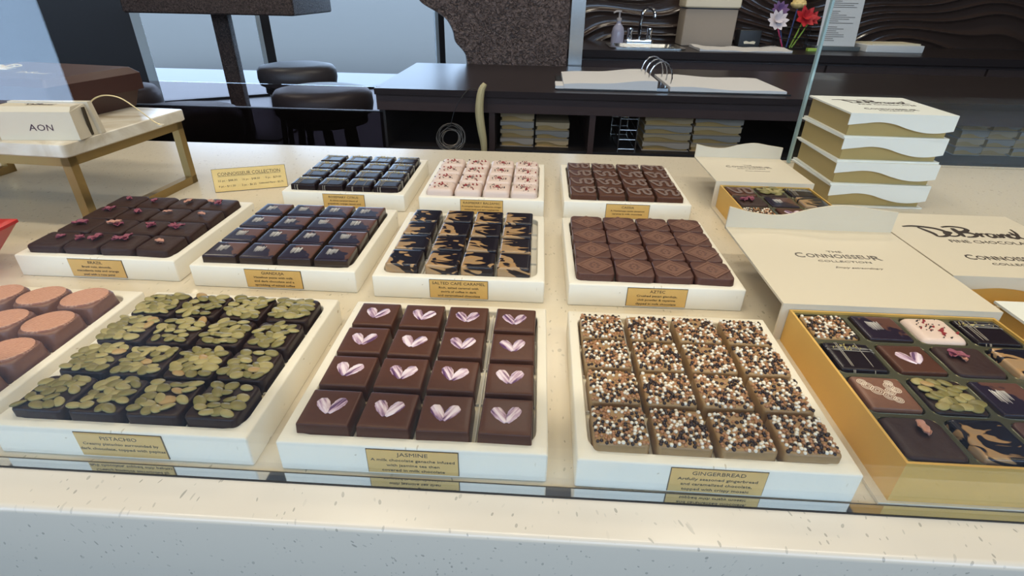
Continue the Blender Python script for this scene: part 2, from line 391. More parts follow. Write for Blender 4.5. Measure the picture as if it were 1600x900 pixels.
M['rear'] = glassy('rear_display_glass', (0.9, 0.97, 1.0), 0.55)
M['smoked'] = glassy('added_screen_tint', (0.9, 0.95, 1.0), 1.0, (0.17, 0.14, 0.15))  # tint of the added sheet that darkens the view left of the bar
M['smoked_band'] = glassy('added_screen_band_tint', (0.9, 0.95, 1.0), 1.0, (0.86, 0.82, 0.82))
M['glass_edge'] = mat('pale_green_glass_edge', (0.45, 0.62, 0.62), 0.1, 0.3)

# ------------------------------------------------------------------ lettering
def text_mesh(items, name, material, parent, loc=(0, 0, 0), rot=(0, 0, 0), extrude=0.00012):
    """items: (string, centre x, baseline y, size, width or None) laid out in the XY plane, one mesh"""
    mb = MB()
    for it in items:
        s, cx, y, size, width = it[:5]; shear = it[5] if len(it) > 5 else 0
        cu = bpy.data.curves.new('lettering', 'FONT'); cu.body = s; cu.size = size; cu.align_x = 'CENTER'; cu.extrude = extrude
        cu.resolution_u = 2; cu.shear = shear; cu.offset = 0.0 if 0.0036 < size < 0.012 else size*0.009
        ob = bpy.data.objects.new('lettering', cu); C.objects.link(ob)
        dg = bpy.context.evaluated_depsgraph_get(); dg.update()
        me = bpy.data.meshes.new_from_object(ob.evaluated_get(dg))
        xs = [v.co.x for v in me.vertices]
        if xs:
            w = max(xs) - min(xs); mid = (max(xs)+min(xs))/2; k = (width/w) if width else 1
            mb.add([((v.co.x-mid)*k + cx, v.co.y + y, v.co.z) for v in me.vertices], [tuple(p.vertices) for p in me.polygons])
        bpy.data.objects.remove(ob); bpy.data.curves.remove(cu); bpy.data.meshes.remove(me)
    return mb.build(name, material, parent, loc, rot, smooth=0)

SCRIPT = [  # handwritten wordmark, x 0..10, y 0..3
    ([(0.0, 2.55), (0.9, 2.75), (2.0, 2.62), (2.9, 2.25), (3.35, 1.6), (3.2, 0.9), (2.6, 0.45), (1.9, 0.35)], 0.16),
    ([(1.35, 2.45), (1.7, 1.7), (1.95, 1.0), (1.9, 0.35)], 0.15),
    ([(2.9, 1.0), (3.5, 1.15), (3.75, 1.5), (3.4, 1.6), (3.05, 1.1), (3.2, 0.6), (3.8, 0.6), (4.3, 1.0)], 0.11),
    ([(4.55, 2.5), (4.5, 1.5), (4.4, 0.5)], 0.19),
    ([(3.7, 2.7), (4.6, 2.95), (5.5, 2.75), (5.75, 2.25), (5.2, 1.75), (4.6, 1.6), (5.4, 1.5), (5.8, 1.0), (5.3, 0.55), (4.6, 0.45)], 0.16),
    ([(5.8, 0.8), (6.1, 1.4), (6.2, 1.3), (6.15, 0.6), (6.25, 1.1), (6.55, 1.4), (6.8, 1.25)], 0.11),
    ([(7.5, 1.35), (7.0, 1.4), (6.8, 0.9), (7.0, 0.55), (7.4, 0.8), (7.55, 1.35), (7.5, 0.7), (7.75, 0.6)], 0.11),
    ([(7.75, 0.6), (7.9, 1.35), (7.95, 0.6), (8.2, 1.2), (8.5, 1.35), (8.55, 0.65), (8.8, 0.6)], 0.11),
    ([(9.4, 1.3), (8.95, 1.4), (8.75, 0.9), (9.0, 0.5), (9.4, 0.8), (9.9, 1.7), (10.1, 2.7)], 0.125),
    ([(9.45, 2.0), (9.5, 1.2), (9.6, 0.6), (10.2, 0.5)], 0.12),
]
def script_mesh(w, name, material, parent, loc, rot=(0, 0, 0), thick=1.0):
    mb = MB(); k = w/10.0
    for pts, r in SCRIPT:
        p = catmull([(x*k, y*k, 0) for x, y in pts], 5); n = len(p)
        mb.tube(p, [r*k*thick*(0.55 + 0.6*math.sin(math.pi*min(1, (i+1)/n))) for i in range(n)], 6, flat=0.12)
    return mb.build(name, material, parent, loc, rot, smooth=60)

# ------------------------------------------------------------------ the room
def struct(name, mb, m, **k): return mb.build(name, m, kind='structure', **k)
FZ = -0.95
struct('floor', MB().box(-7, 6, -3.1, 8.6, FZ-0.1, FZ), M['floor'], smooth=0)
CZ = 2.45
struct('ceiling', MB().box(-7, 6, -3.1, 8.6, CZ, CZ+0.1), M['ceiling'], smooth=0)
struct('wall_left', MB().box(-7.1, -7, -3.1, 8.6, FZ, CZ), M['wall'], smooth=0)
struct('wall_right', MB().box(6, 6.1, -3.1, 3.3, FZ, CZ), M['wall'], smooth=0)
# wall behind the viewer: a full-height glazed bay at the left, a long high window elsewhere
struct('wall_front', MB().box(-5.4, -2.6, -3.15, -3.0, FZ, -0.45).box(-7, -5.4, -3.15, -3.0, FZ, CZ).box(-5.4, -2.7, -3.15, -3.0, 2.25, CZ).box(-2.62, -2.5, -3.15, -3.0, FZ, 2.25)
       .box(-2.5, 6, -3.15, -3.0, FZ, 0.5).box(-2.7, 6, -3.15, -3.0, 2.2, CZ).box(4.9, 6, -3.15, -3.0, 0.5, 2.2), M['wall'], smooth=0)
for i, (x0, x1, z0, z1, n) in enumerate([(-5.4, -2.62, -0.45, 2.25, 3), (-2.5, 4.9, 0.5, 2.2, 5)]):
    f = MB()
    for k in range(n+1):
        x = x0 + (x1-x0)*k/n; f.box(x-0.04, x+0.04, -3.1, -3.02, z0, z1)
    f.box(x0, x1, -3.1, -3.02, z0, z0+0.06).box(x0, x1, -3.1, -3.02, z1-0.06, z1)
    w = struct('window_%d' % (i+1), f, M['mullion'], smooth=0)
# storefront at the far left, seen across the room
def PT(x): return 7.29 + (x + 2.05)*0.66
f = MB(); fw = MB()
ang = math.atan(0.66)
MW = Matrix.Translation((-2.05, 7.29, 0)) @ Matrix.Rotation(ang, 4, 'Z')
MI = MW.inverted()
def uu(x): return (x + 2.05)/math.cos(ang)
f.box(-3.2, 2.2, -0.05, 0.1, 2.35, CZ, M=MW)
f.box(-3.2, 2.2, -0.04, 0.06, FZ, FZ+0.025, M=MW)
f.box(-6.0, -2.62, -0.05, 0.1, FZ, CZ, M=MW)
for u, w in [(0.934, 0.09), (-1.30, 0.10), (2.1, 0.1)]:
    f.box(u-w/2, u+w/2, -0.05, 0.09, FZ, 2.35, M=MW)
fw.box(0.84, 0.885, -0.07, -0.03, FZ, 2.35, M=MW).box(-1.40, -1.355, -0.07, -0.03, FZ, 2.35, M=MW).box(-2.62, -2.53, -0.07, -0.03, FZ, 2.35, M=MW)
w3 = struct('window_3', f, M['mullion'], smooth=0)
fw.build('white_trim_strip', M['mullion_w'], w3, smooth=0)
struct('wall_back', MB().box(-0.10, 6, 3.32, 3.5, FZ, CZ).box(-0.10, 0.05, 3.4, 8.6, FZ, CZ), M['wall'], smooth=0)
MB().box(-90, 60, 8.7, 140, FZ-0.12, FZ-0.08).box(-14, -0.0, 5.0, 8.7, FZ-0.12, FZ-0.101).build('ground', M['paving'], kind='structure', smooth=0)

# roller shade panels hanging inside the storefront (the pale grey fields)
# wave relief backsplash behind the sink counter
def wavewall():
    nx, nz = 520, 150; x0, x1, z0, z1 = -0.2, 4.6, 0.0, 0.75
    vs = []; fs = []
    for j in range(nz+1):
        z = z0 + (z1-z0)*j/nz
        for i in range(nx+1):
            x = x0 + (x1-x0)*i/nx
            ph = z*16 + 0.9*math.sin(x*4.1+0.6) + 0.55*math.sin(x*7.7 + z*9) + 0.5*math.sin(x*2.1 - z*13+1)
            fr = ph - math.floor(ph)
            h = (1-abs(2*fr-1))**4
            vs.append((x, 3.318 - 0.020*h, z))
    for j in range(nz):
        for i in range(nx):
            a = j*(nx+1)+i; fs.append((a, a+1, a+nx+2, a+nx+1))
    mb = MB(); mb.add(vs, fs)
    # side skirts so the panel has thickness
    return mb.build('wall_back_wave_relief', M['wave'], kind='structure', smooth=180)
wavewall()

# ------------------------------------------------------------------ sink counter
sc = empty('sink_counter', (0, 0, 0), 0, 'dark brown sink cabinet run along the wave-relief wall', 'counter')
MB().box(-0.2, 0.53, 2.72, 3.30, -0.035, 0.0).box(0.87, 5.9, 2.72, 3.30, -0.035, 0.0).box(0.53, 0.87, 2.72, 2.835, -0.035, 0.0).box(0.53, 0.87, 3.065, 3.30, -0.035, 0.0).build('worktop', M['dark_gloss'], sc, smooth=0)
bd = MB().box(-0.2, 5.9, 2.76, 3.30, FZ, -0.035)
bd.build('cabinet_body', M['dark_wood'], sc, smooth=0)
for k in range(7):
    x = 0.0 + k*0.8
    MB().box(x+0.006, x+0.794, 2.742, 2.762, -0.17, -0.05).build('drawer', M['dark_wood'], sc, smooth=0)
    MB().box(x+0.006, x+0.794, 2.742, 2.762, FZ+0.08, -0.18).build('door', M['dark_wood'], sc, smooth=0)
s = empty('kitchen_sink', (0.70, 2.95, 0.0), 0, 'small steel drop-in sink on the dark back counter', 'sink')
sb = MB()
sb.loft([rr(0.40, 0.30, 0.04, 0.0, 6), rr(0.40, 0.30, 0.04, 0.006, 6), rr(0.33, 0.22, 0.05, 0.006, 6), rr(0.31, 0.20, 0.05, -0.026, 6)], cap0=False, cap1=True)
sb.build('basin', M['steel'], s, loc=(0, 0, 0.001))
fa = empty('faucet', (0.695, 3.12, 0.0), 0, 'chrome two-handle faucet with a tall curved spout behind the sink', 'faucet')
m_ = MB(); rbox(m_, 0.17, 0.05, 0.0, 0.025, 0.02, 0.006); m_.build('base_plate', M['chrome'], fa)
for sx in (-1, 1):
    MB().lathe([(0.016, 0.0), (0.018, 0.015), (0.015, 0.03), (0.019, 0.045), (0.017, 0.058)], 16).build('handle', M['chrome'], fa, (sx*0.055, 0, 0.025))
pts = [(0, 0, 0.02), (0, 0, 0.09), (0.004, -0.004, 0.15)] + [(0.03*(1-math.cos(a))+0.004, -0.03*(1-math.cos(a)), 0.15+0.035*math.sin(a)) for a in [math.pi*k/8 for k in range(1, 9)]] + [(0.064, -0.06, 0.135)]
MB().tube(pts, 0.009, 10).build('spout', M['chrome'], fa)
so = empty('soap_dispenser', (0.570, 3.10, 0.0), 0, 'clear lilac soap bottle with a pump left of the faucet', 'soap dispenser')
MB().lathe([(0.030, 0), (0.036, 0.006), (0.036, 0.06), (0.030, 0.085), (0.013, 0.105), (0.012, 0.118)], 20).build('bottle', M['soap'], so)
pm = MB().lathe([(0.014, 0.118), (0.014, 0.132), (0.005, 0.134), (0.005, 0.160), (0.011, 0.162), (0.011, 0.170)], 14)
pm.tube([(0, 0, 0.166), (-0.02, -0.01, 0.166), (-0.035, -0.018, 0.158)], 0.005, 8); pm.build('pump', M['pump'], so)

# beige panel with cream top, black note box, flowers, document, white carton
e = empty('storage_bin', (1.065, 3.14, 0.0), 0, 'beige woven-front bin with a cream lid behind the papers', 'bin')
m_ = MB(); rbox(m_, 0.285, 0.16, 0.0, 0.185, 0.008, 0.004); m_.build('bin_body', M['card'], e)
m_ = MB(); rbox(m_, 0.30, 0.175, 0.192, 0.255, 0.01, 0.006); m_.build('lid', M['cream'], e)
m_ = MB(); rbox(m_, 0.275, 0.15, 0.185, 0.192, 0.01, 0.001); m_.build('rim', M['black'], e)
e = empty('tissue_box', (1.295, 3.09, 0.0), 0, 'small black box with a pale label, left of the flowers', 'box')
m_ = MB(); rbox(m_, 0.12, 0.08, 0.0, 0.088, 0.006, 0.004); m_.build('box_body', M['black'], e)
m_ = MB(); m_.loft([[(x, -0.0412, z) for x, z in [(-0.032, 0.03), (-0.02, 0.034), (0, 0.029), (0.02, 0.034), (0.034, 0.03), (0.030, 0.018), (0, 0.020), (-0.028, 0.019)]],
                   [(x, -0.0405, z) for x, z in [(-0.032, 0.03), (-0.02, 0.034), (0, 0.029), (0.02, 0.034), (0.034, 0.03), (0.030, 0.018), (0, 0.020), (-0.028, 0.019)]]])
m_.build('label', M['cream'], e, smooth=0)
# wire cup with silk flowers
e = empty('wire_pen_cup', (1.505, 3.03, 0.0), 0, 'black wire cup on the back counter holding silk flower pens', 'cup')
m_ = MB()
for z in (0.004, 0.055, 0.11): m_.tube([(0.095*math.cos(a), 0.050*math.sin(a), z) for a in [2*math.pi*k/24 for k in range(25)]], 0.0022, 6)
m_.build('ring', M['black'], e)
m_ = MB()
for k in range(18):
    a = 2*math.pi*k/18; m_.tube([(0.095*math.cos(a), 0.050*math.sin(a), 0.004), (0.095*math.cos(a), 0.050*math.sin(a), 0.11)], 0.0012, 5)
m_.build('wire_mesh', M['black'], e)
def flower(loc, stem_top, petal_m, stem_m, label, npet=9, size=0.03, layers=2, ball=False):
    x, y, z = stem_top; base = Vector(loc)
    f = empty('silk_flower', base, 0, label, 'flower', 'silk flower pens in the wire cup')
    MB().tube([(0, 0, 0.006), (x*0.5, y*0.5, z*0.5), (x, y, z)], 0.004, 8).build('stem', stem_m, f)
    if ball:
        mb = MB()
        for l in range(3):
            for k in range(7):
                a = 2*math.pi*k/7 + l*0.4; rad = size*(0.75-0.2*l)
                c = (x+rad*0.5*math.cos(a), y+rad*0.5*math.sin(a), z+0.006+l*0.009)
                mb.lathe([(0.001, -0.012), (size*0.42, -0.006), (size*0.5, 0.004), (size*0.25, 0.013), (0.001, 0.015)], 8, M=Matrix.Translation(c) @ Euler((0.5*math.sin(a), -0.5*math.cos(a), 0)).to_matrix().to_4x4())
        mb.build('bloom', petal_m, f, smooth=80); return f
    mb = MB()
    for l in range(layers):
        for k in range(npet):
            a = 2*math.pi*k/npet + l*0.35; ln = size*(1-0.3*l); tilt = 0.25 + 0.5*l
            Mx = Matrix.Translation((x, y, z+0.004*l)) @ Matrix.Rotation(R(62), 4, 'X') @ Matrix.Rotation(a, 4, 'Z') @ Matrix.Rotation(-tilt, 4, 'Y')
            g = []
            for t in range(6):
                u = t/5; ww = ln*0.27*math.sin(math.pi*min(0.97, 0.12+0.85*u))
                g.append([(ln*u, -ww, 0.1*ln*u*u), (ln*u, 0, 0.1*ln*u*u-0.12*ww), (ln*u, ww, 0.1*ln*u*u), (ln*u, 0, 0.1*ln*u*u+0.0015)])
            mb.loft(g, M=Mx)
    mb.build('bloom', petal_m, f, smooth=60); return f
flower((1.470, 3.02, 0), (-0.07, -0.02, 0.135), M['fwhite'], M['pink'], 'white silk daisy pen lowest at the left of the wire cup', 10, 0.060)
flower((1.475, 3.04, 0), (-0.055, 0.01, 0.185), M['fpurple'], M['fblue'], 'purple and white silk flower pen standing behind the white daisy', 10, 0.050)
flower((1.505, 3.015, 0), (0.035, -0.02, 0.155), M['fred'], M['green'], 'red silk poppy pen in front of the yellow bloom', 7, 0.062)
flower((1.525, 3.035, 0), (0.068, 0.0, 0.150), M['fred'], M['green'], 'red silk poppy pen farthest right in the wire cup', 7, 0.045)
flower((1.500, 3.045, 0), (0.015, 0.01, 0.205), M['fyellow'], M['fblue'], 'round pale yellow silk bloom topping the flower cup', ball=True, size=0.052)
e = empty('document_stand', (1.745, 3.00, 0.0), 0, 'printed white sheet standing in a grey holder beside the flowers', 'document')
m_ = MB(); rbox(m_, 0.24, 0.06, 0.0, 0.022, 0.006, 0.002, m=0); m_.build('holder', mat('grey_plastic', (0.09, 0.10, 0.10), 0.4), e)
MS = Matrix.Rotation(R(-8), 4, 'X')
MB().box(-0.10, 0.10, -0.001, 0.001, 0.015, 0.30, M=MS).build('sheet', M['paper'], e, smooth=0)
m_ = MB(); random.seed(5)
for k in range(26):
    z = 0.285 - k*0.0095
    if k in (3, 9, 17): continue
    w = random.uniform(0.05, 0.15) if k % 5 else 0.06
    m_.box(-0.075, -0.075+w, -0.0016, -0.001, z, z+0.0028, M=MS)
m_.build('printed_lines', M['ink_grey'], e, smooth=0)
e = empty('paper_tray', (2.03, 3.03, 0.0), 0, 'low white carton with papers on top, right of the standing sheet', 'box')
m_ = MB(); rbox(m_, 0.30, 0.18, 0.0, 0.035, 0.005, 0.002); m_.build('carton', M['paper'], e)
MB().box(-0.13, 0.14, -0.07, 0.08, 0.035, 0.042, M=Matrix.Rotation(0.1, 4, 'Z')).build('paper_sheet', M['cream'], e, smooth=0)
def sheet(name, x0, x1, y0, y1, z, label, amp=0.004, m='paper', rz=0, edge=None):
    mb = MB(); nx, ny = 24, 12; cx, cy = (x0+x1)/2, (y0+y1)/2
    top = []; 
    for j in range(ny+1):
        for i in range(nx+1):
            x = x0-cx+(x1-x0)*i/nx; y = y0-cy+(y1-y0)*j/ny
            h = amp*(0.6+0.4*math.sin(x*31+y*13)+0.3*math.sin(x*60-y*40)) + amp*1.6*abs(2*i/nx-1)**3
            top.append((x, y, h+0.0015))
    n = len(top); bot = [(x, y, 0.0) for x, y, h in top]
    fs = []
    for j in range(ny):
        for i in range(nx):
            a = j*(nx+1)+i; fs.append((a, a+1, a+nx+2, a+nx+1)); fs.append((n+a, n+a+nx+1, n+a+nx+2, n+a+1))
    ring = [i for i in range(nx+1)] + [j*(nx+1)+nx for j in range(1, ny+1)] + [ny*(nx+1)+i for i in range(nx-1, -1, -1)] + [j*(nx+1) for j in range(ny-1, 0, -1)]
    for k in range(len(ring)):
        a, b = ring[k], ring[(k+1) % len(ring)]; fs.append((a, n+a, n+b, b))
    mb.add(top+bot, fs)
    return mb.build(name, M[m], None, (cx, cy, z), (0, 0, rz), smooth=50)
o = sheet('desk_pad_papers', 0.96, 1.43, 2.78, 3.02, 0.001, '', 0.005)
tag(o, 'wide stack of loose white papers at the front of the sink counter', 'papers')
m_ = MB(); rbox(m_, 0.07, 0.03, 0.0, 0.014, 0.003, 0.001)
m_.build('sticky_note_pad', M['green'], None, (1.60, 2.93, 0.0), label='small lime green note pad in front of the flower cup', cat='note pad')

# ------------------------------------------------------------------ dark bar with open shelves
BY0, BY1 = 1.42, 2.03
bar = empty('bar_counter', (0, 0, 0), 0, 'long dark bar with polished top and open shelves of gift boxes beneath', 'counter')
MB().box(-0.36, 3.2, BY0-0.015, BY1, -0.018, 0.0).build('bar_top', M['dark_gloss'], bar, smooth=0)
MB().box(-0.36, 3.2, BY0, BY0+0.03, -0.066, -0.018).build('apron', M['dark_wood'], bar, smooth=0)
MB().box(-0.36, 3.2, BY1-0.03, BY1-0.01, FZ, -0.018).build('back_panel', M['shelf_dark'], bar, smooth=0)
for z in (-0.182, -0.45, FZ+0.06):
    MB().box(-0.34, 3.2, BY0+0.02, BY1-0.03, z-0.018, z).build('shelf_board', M['shelf_dark'], bar, smooth=0)
for x in (-0.355, -0.012, 0.30, 1.10, 1.95, 2.6, 3.18):
    MB().box(x, x+0.018, BY0+0.005, BY1-0.03, FZ, -0.066 if x > -0.1 else -0.018).build('divider', M['dark_wood'] if x > -0.1 else M['shelf_dark'], bar, smooth=0)
# binder on the bar
b = empty('ring_binder', (0.50, 1.60, 0.0), 0, 'open white ring binder lying on the dark bar', 'binder')
MB().box(-0.305, 0.40, -0.145, 0.15, 0.0, 0.004).build('cover', M['black'], b, smooth=0)
def pages(x0, x1, z, h, ph):
    mb = MB(); n = 20; L = []
    for i in range(n+1):
        u = i/n; x = x0+(x1-x0)*u
        t = h*(0.75+0.25*math.cos(math.pi*(u if ph else 1-u)))+0.002*math.sin(u*9)
        L.append([(x, -0.135, z), (x, 0.14, z), (x, 0.14, z+t), (x, -0.135, z+t)])
    return mb.loft(L)
pages(-0.285, 0.0, 0.004, 0.026, False).build('page_stack', M['paper'], b, smooth=50)
pages(0.04, 0.39, 0.004, 0.012, True).build('page_stack', M['paper'], b, smooth=50)
MB().box(0.0, 0.035, -0.13, 0.13, 0.004, 0.012).build('ring_plate', M['chrome'], b, smooth=0)
for y in (-0.075, 0.0, 0.075):
    pts = [(0.018+0.036*math.cos(a)*1.0, y, 0.03+0.05*math.sin(a)) for a in [math.pi*(-0.15+1.3*k/16) for k in range(17)]]
    MB().tube(pts, 0.0022, 8).build('ring', M['chrome'], b)
MB().box(-0.31, -0.285, -0.14, -0.05, 0.004, 0.012).build('index_tab', M['paper'], b, smooth=0)
# wall brochure: chrome post and textured slab standing on the floor behind the bar
MB().box(0.252, 0.306, 2.06, 2.11, FZ, CZ).build('chrome_post', M['steel'], None, smooth=0, label='tall narrow polished steel post to the right of the brown textured slab', cat='post')
out = [(-0.10, 0.66), (-0.30, 0.60), (-0.44, 0.48), (-0.46, 0.38), (-0.41, 0.305), (-0.355, 0.235), (-0.33, 0.205), (-0.275, 0.175), (-0.240, 0.152), (-0.222, 0.115), (-0.205, 0.075), (-0.185, 0.045), (-0.170, 0.015), (-0.166, -0.03), (-0.18, -0.08), (-0.20, -0.3), (-0.22, FZ)]
p = catmull([(x, 0, z) for x, z in out], 5)
prof = [(v.x + 0.006*math.sin(v.z*60)*math.sin(v.z*23), v.z) for v in p]
L = []
for (dx, y) in [(0.03, 2.13), (0.008, 2.075), (0.0, 2.10), (0.0, 2.28), (0.02, 2.31)][1:]:
    L.append([(x+dx, y, z) for x, z in prof] + [(0.245, y, FZ), (0.245, y, 0.64)])
MB().loft(L).build('textured_stone_slab', M['bark'], None, smooth=50, label='huge rough brown slab with a wavy left edge rising behind the bar', cat='sculpture')
# tinted sheet added left of the bar for a reflected band and shade
e = empty('added_tinted_screen', (0, 0, 0), 0, 'added low tinted sheet left of the dark bar, darkening the view of the stools', 'screen')
MB().box(-3.2, -0.345, 1.425, 1.431, -0.072, 0.0).build('upper_band', M['smoked_band'], e, smooth=0)
MB().box(-3.2, -0.345, 1.425, 1.431, FZ, -0.072).build('lower_pane', M['smoked'], e, smooth=0)
MB().box(-3.2, -0.345, 1.421, 1.435, -0.0735, -0.0705).build('seam_strip', M['black'], e, smooth=0)
# hanging yellow strap and wire coil
yl = catmull([(-0.02, 1.395, 0.022), (-0.032, 1.392, 0.0), (-0.038, 1.39, -0.05), (-0.034, 1.39, -0.10), (-0.026, 1.39, -0.15), (-0.024, 1.39, -0.2), (-0.022, 1.39, -0.26)], 5)
n = len(yl)
m_ = MB().tube(yl, [0.004+0.009*math.sin(math.pi*min(1, (i+2)/n*1.05))**0.8 for i in range(n)], 10)
e = m_.build('cloth_strap', M['yellow'], None, label='pale yellow twisted cloth strip hanging over the bar edge', cat='strap')
cl = []
for k in range(150):
    a = k*0.36; rr_ = 0.034 + 0.011*math.sin(k*0.21)
    cl.append((-0.125+rr_*math.cos(a), 1.375+0.012*math.sin(k*0.37), -0.135+rr_*0.95*math.sin(a)))
e = empty('wire_coil', (0, 0, 0), 0, 'loose coil of thin grey wire hanging left of the yellow strip', 'wire')
m_ = MB(); m_.tube(cl, 0.0011, 5); m_.build('coil', mat('dull_wire', (0.16, 0.14, 0.12), 0.4, 0.6), e)
MB().tube(catmull([(-0.125, 1.375, -0.1), (-0.11, 1.38, -0.05), (-0.075, 1.40, 0.0), (-0.05, 1.412, 0.004)], 5), 0.0012, 5).build('hanging_end', M['black'], e)

# ------------------------------------------------------------------ stools and tall table
def stool(loc, label):
    s = empty('bar_stool', (*loc, FZ), random.uniform(0, 1), label, 'stool', 'round black stools by the window')
    MB().lathe([(0.195, 0.695), (0.215, 0.705), (0.223, 0.740), (0.220, 0.782), (0.204, 0.802), (0.15, 0.812), (0.06, 0.816), (0.002, 0.817)], 48).build('cushion', M['leather'], s, smooth=50)
    MB().lathe([(0.150, 0.655), (0.19, 0.660), (0.19, 0.690)], 40).build('seat_ring', M['black'], s)
    for k in range(4):
        a = math.pi/4 + k*math.pi/2
        MB().tube([(0.14*math.cos(a), 0.14*math.sin(a), 0.66), (0.21*math.cos(a), 0.21*math.sin(a), 0.0)], 0.016, 8).build('leg', M['black'], s)
    MB().tube([(0.185*math.cos(a), 0.185*math.sin(a), 0.24) for a in [2*math.pi*k/32 for k in range(33)]], 0.010, 8).build('footrest', M['black'], s)
    return s
stool((-0.85, 2.24), 'nearest of the two round black stools, in front of the bright window')
stool((-1.29, 3.02), 'round black stool standing behind the nearest one, closer to the window')
stool((-1.20, 1.70), 'round black stool behind the marble stand, low in the dark')
stool((-1.80, 2.12), 'round dark stool partly hidden behind the brown gift box')
t = empty('bar_table', (-2.45, 4.65, FZ), 0, 'high stone-textured table on a slab leg in front of the window', 'table')
m_ = MB(); rbox(m_, 1.36, 0.85, 1.0, 1.12, 0.02, 0.01); m_.build('tabletop', M['bark'], t)
m_ = MB(); rbox(m_, 0.14, 0.10, 0.012, 1.0, 0.02, 0.004, cx=-0.13); m_.build('slab_leg', M['bark'], t)
m_ = MB(); rbox(m_, 0.6, 0.6, 0.0, 0.012, 0.02, 0.003); m_.build('foot_plate', M['black'], t)

# ------------------------------------------------------------------ display counter and glass
dc = empty('display_counter', (0, 0, 0), 0, 'white speckled stone display counter under the chocolate trays', 'counter')
L = []
y0, y1, r = -0.0785, 0.735, 0.004
prof = [(y0, -0.05)] + [(y0+r*(1-math.cos(a)), -r+r*math.sin(a)) for a in [math.pi/2*k/5 for k in range(6)]] + [(y1, 0), (y1, -0.05)]
MB().loft([[(-3.2, y, z) for y, z in prof], [(3.2, y, z) for y, z in prof]]).build('stone_top', M['counter'], dc)
MB().box(-3.2, 3.2, y0+0.001, y0+0.02, FZ, -0.05).build('front_panel', M['counter'], dc, smooth=0)
MB().box(-3.2, 3.2, y1-0.02, y1-0.001, FZ, -0.05).build('back_panel', M['dark_wood'], dc, smooth=0)
g = empty('front_glass', (0, 0, 0), 0, 'clear upright glass pane running along the front of the trays', 'glass pane')
MB().box(-3.2, 3.2, -0.0475, -0.0425, 0.001, 0.42).build('pane', M['glass'], g, smooth=0)
MB().box(-3.2, 3.2, -0.0492, -0.0428, 0.0002, 0.0012).build('pane_reflection_strip', M['chrome'], g, smooth=0)  # mirror strip added for the reflection inside the pane's foot
MB().box(-3.2, 3.2, -0.0499, -0.0493, 0.0002, 0.0012).build('dark_seal', M['black'], g, smooth=0)
MB().box(-3.2, 3.2, -0.0428, -0.0421, 0.0002, 0.0014).build('dark_seal', M['plate_edge'], g, smooth=0)
MB().box(-3.2, 3.2, -0.052, -0.010, 0.42, 0.436).build('light_rail', M['steel'], g, smooth=0)
bg = empty('rear_glass', (0, 0, 0), 0, 'clear upright glass pane behind the stacked boxes with a bright vertical edge', 'glass pane')
MB().box(0.606, 3.2, 0.716, 0.722, 0.001, 0.42).build('pane', M['rear'], bg, smooth=0)
MB().box(0.602, 0.606, 0.715, 0.723, 0.001, 0.42).build('polished_edge', M['glass_edge'], bg, smooth=0)

# ------------------------------------------------------------------ trays
TW, TD, TH, RZ = 0.170, 0.1718, 0.0236, 0.0175
def tray_mesh():
    mb = MB()
    iw, idp = 0.1555, 0.1555
    mb.loft([rr(TW-0.001, TD-0.001, 0.0012, 0.0, 6), rr(TW, TD, 0.0016, 0.0006, 6), rr(TW, TD, 0.0016, TH-0.0012, 6), rr(TW-0.0012, TD-0.0012, 0.0012, TH-0.0003, 6), rr(TW-0.0022, TD-0.0022, 0.0012, TH, 6),
             rr(iw, idp, 0.012, TH, 6, 0, -0.0005), rr(iw-0.0012, idp-0.0012, 0.0115, TH-0.0008, 6, 0, -0.0005), rr(iw-0.0014, idp-0.0014, 0.0115, RZ-0.0002, 6, 0, -0.0005)])
    return mb
def rib_mesh():
    mb = MB()
    for k in (-1, 0, 1):
        mb.box(k*0.0384-0.0005, k*0.0384+0.0005, -0.0765, 0.0765, RZ-0.0001, RZ+0.0022)
        mb.box(-0.0765, 0.0765, k*0.0384-0.0005, k*0.0384+0.0005, RZ-0.0001, RZ+0.0022)
    return mb
def plaque(parent, lines, y):
    mb = MB().box(-0.029, 0.029, -0.0004, 0.0004, 0.0018, 0.0222, m=0)
    mb.box(-0.0285, 0.0285, -0.0008, -0.0003, 0.0023, 0.0217, m=1)
    p = mb.build('plaque', [M['plate_edge'], M['gold_plate']], parent, (0.0008, y, 0), smooth=0)
    n = len(lines); items = [(lines[0][0], 0, 0.0172 if n > 3 else 0.0165, 0.0043, lines[0][1])]
    for k, (s, w) in enumerate(lines[1:]): items.append((s, 0, (0.0127 if n > 3 else 0.0120) - 0.0044*k, 0.0031, w))
    text_mesh(items, 'lettering', M['ink'], p, (0, -0.00085, 0), (R(90), 0, 0), 0.00008)
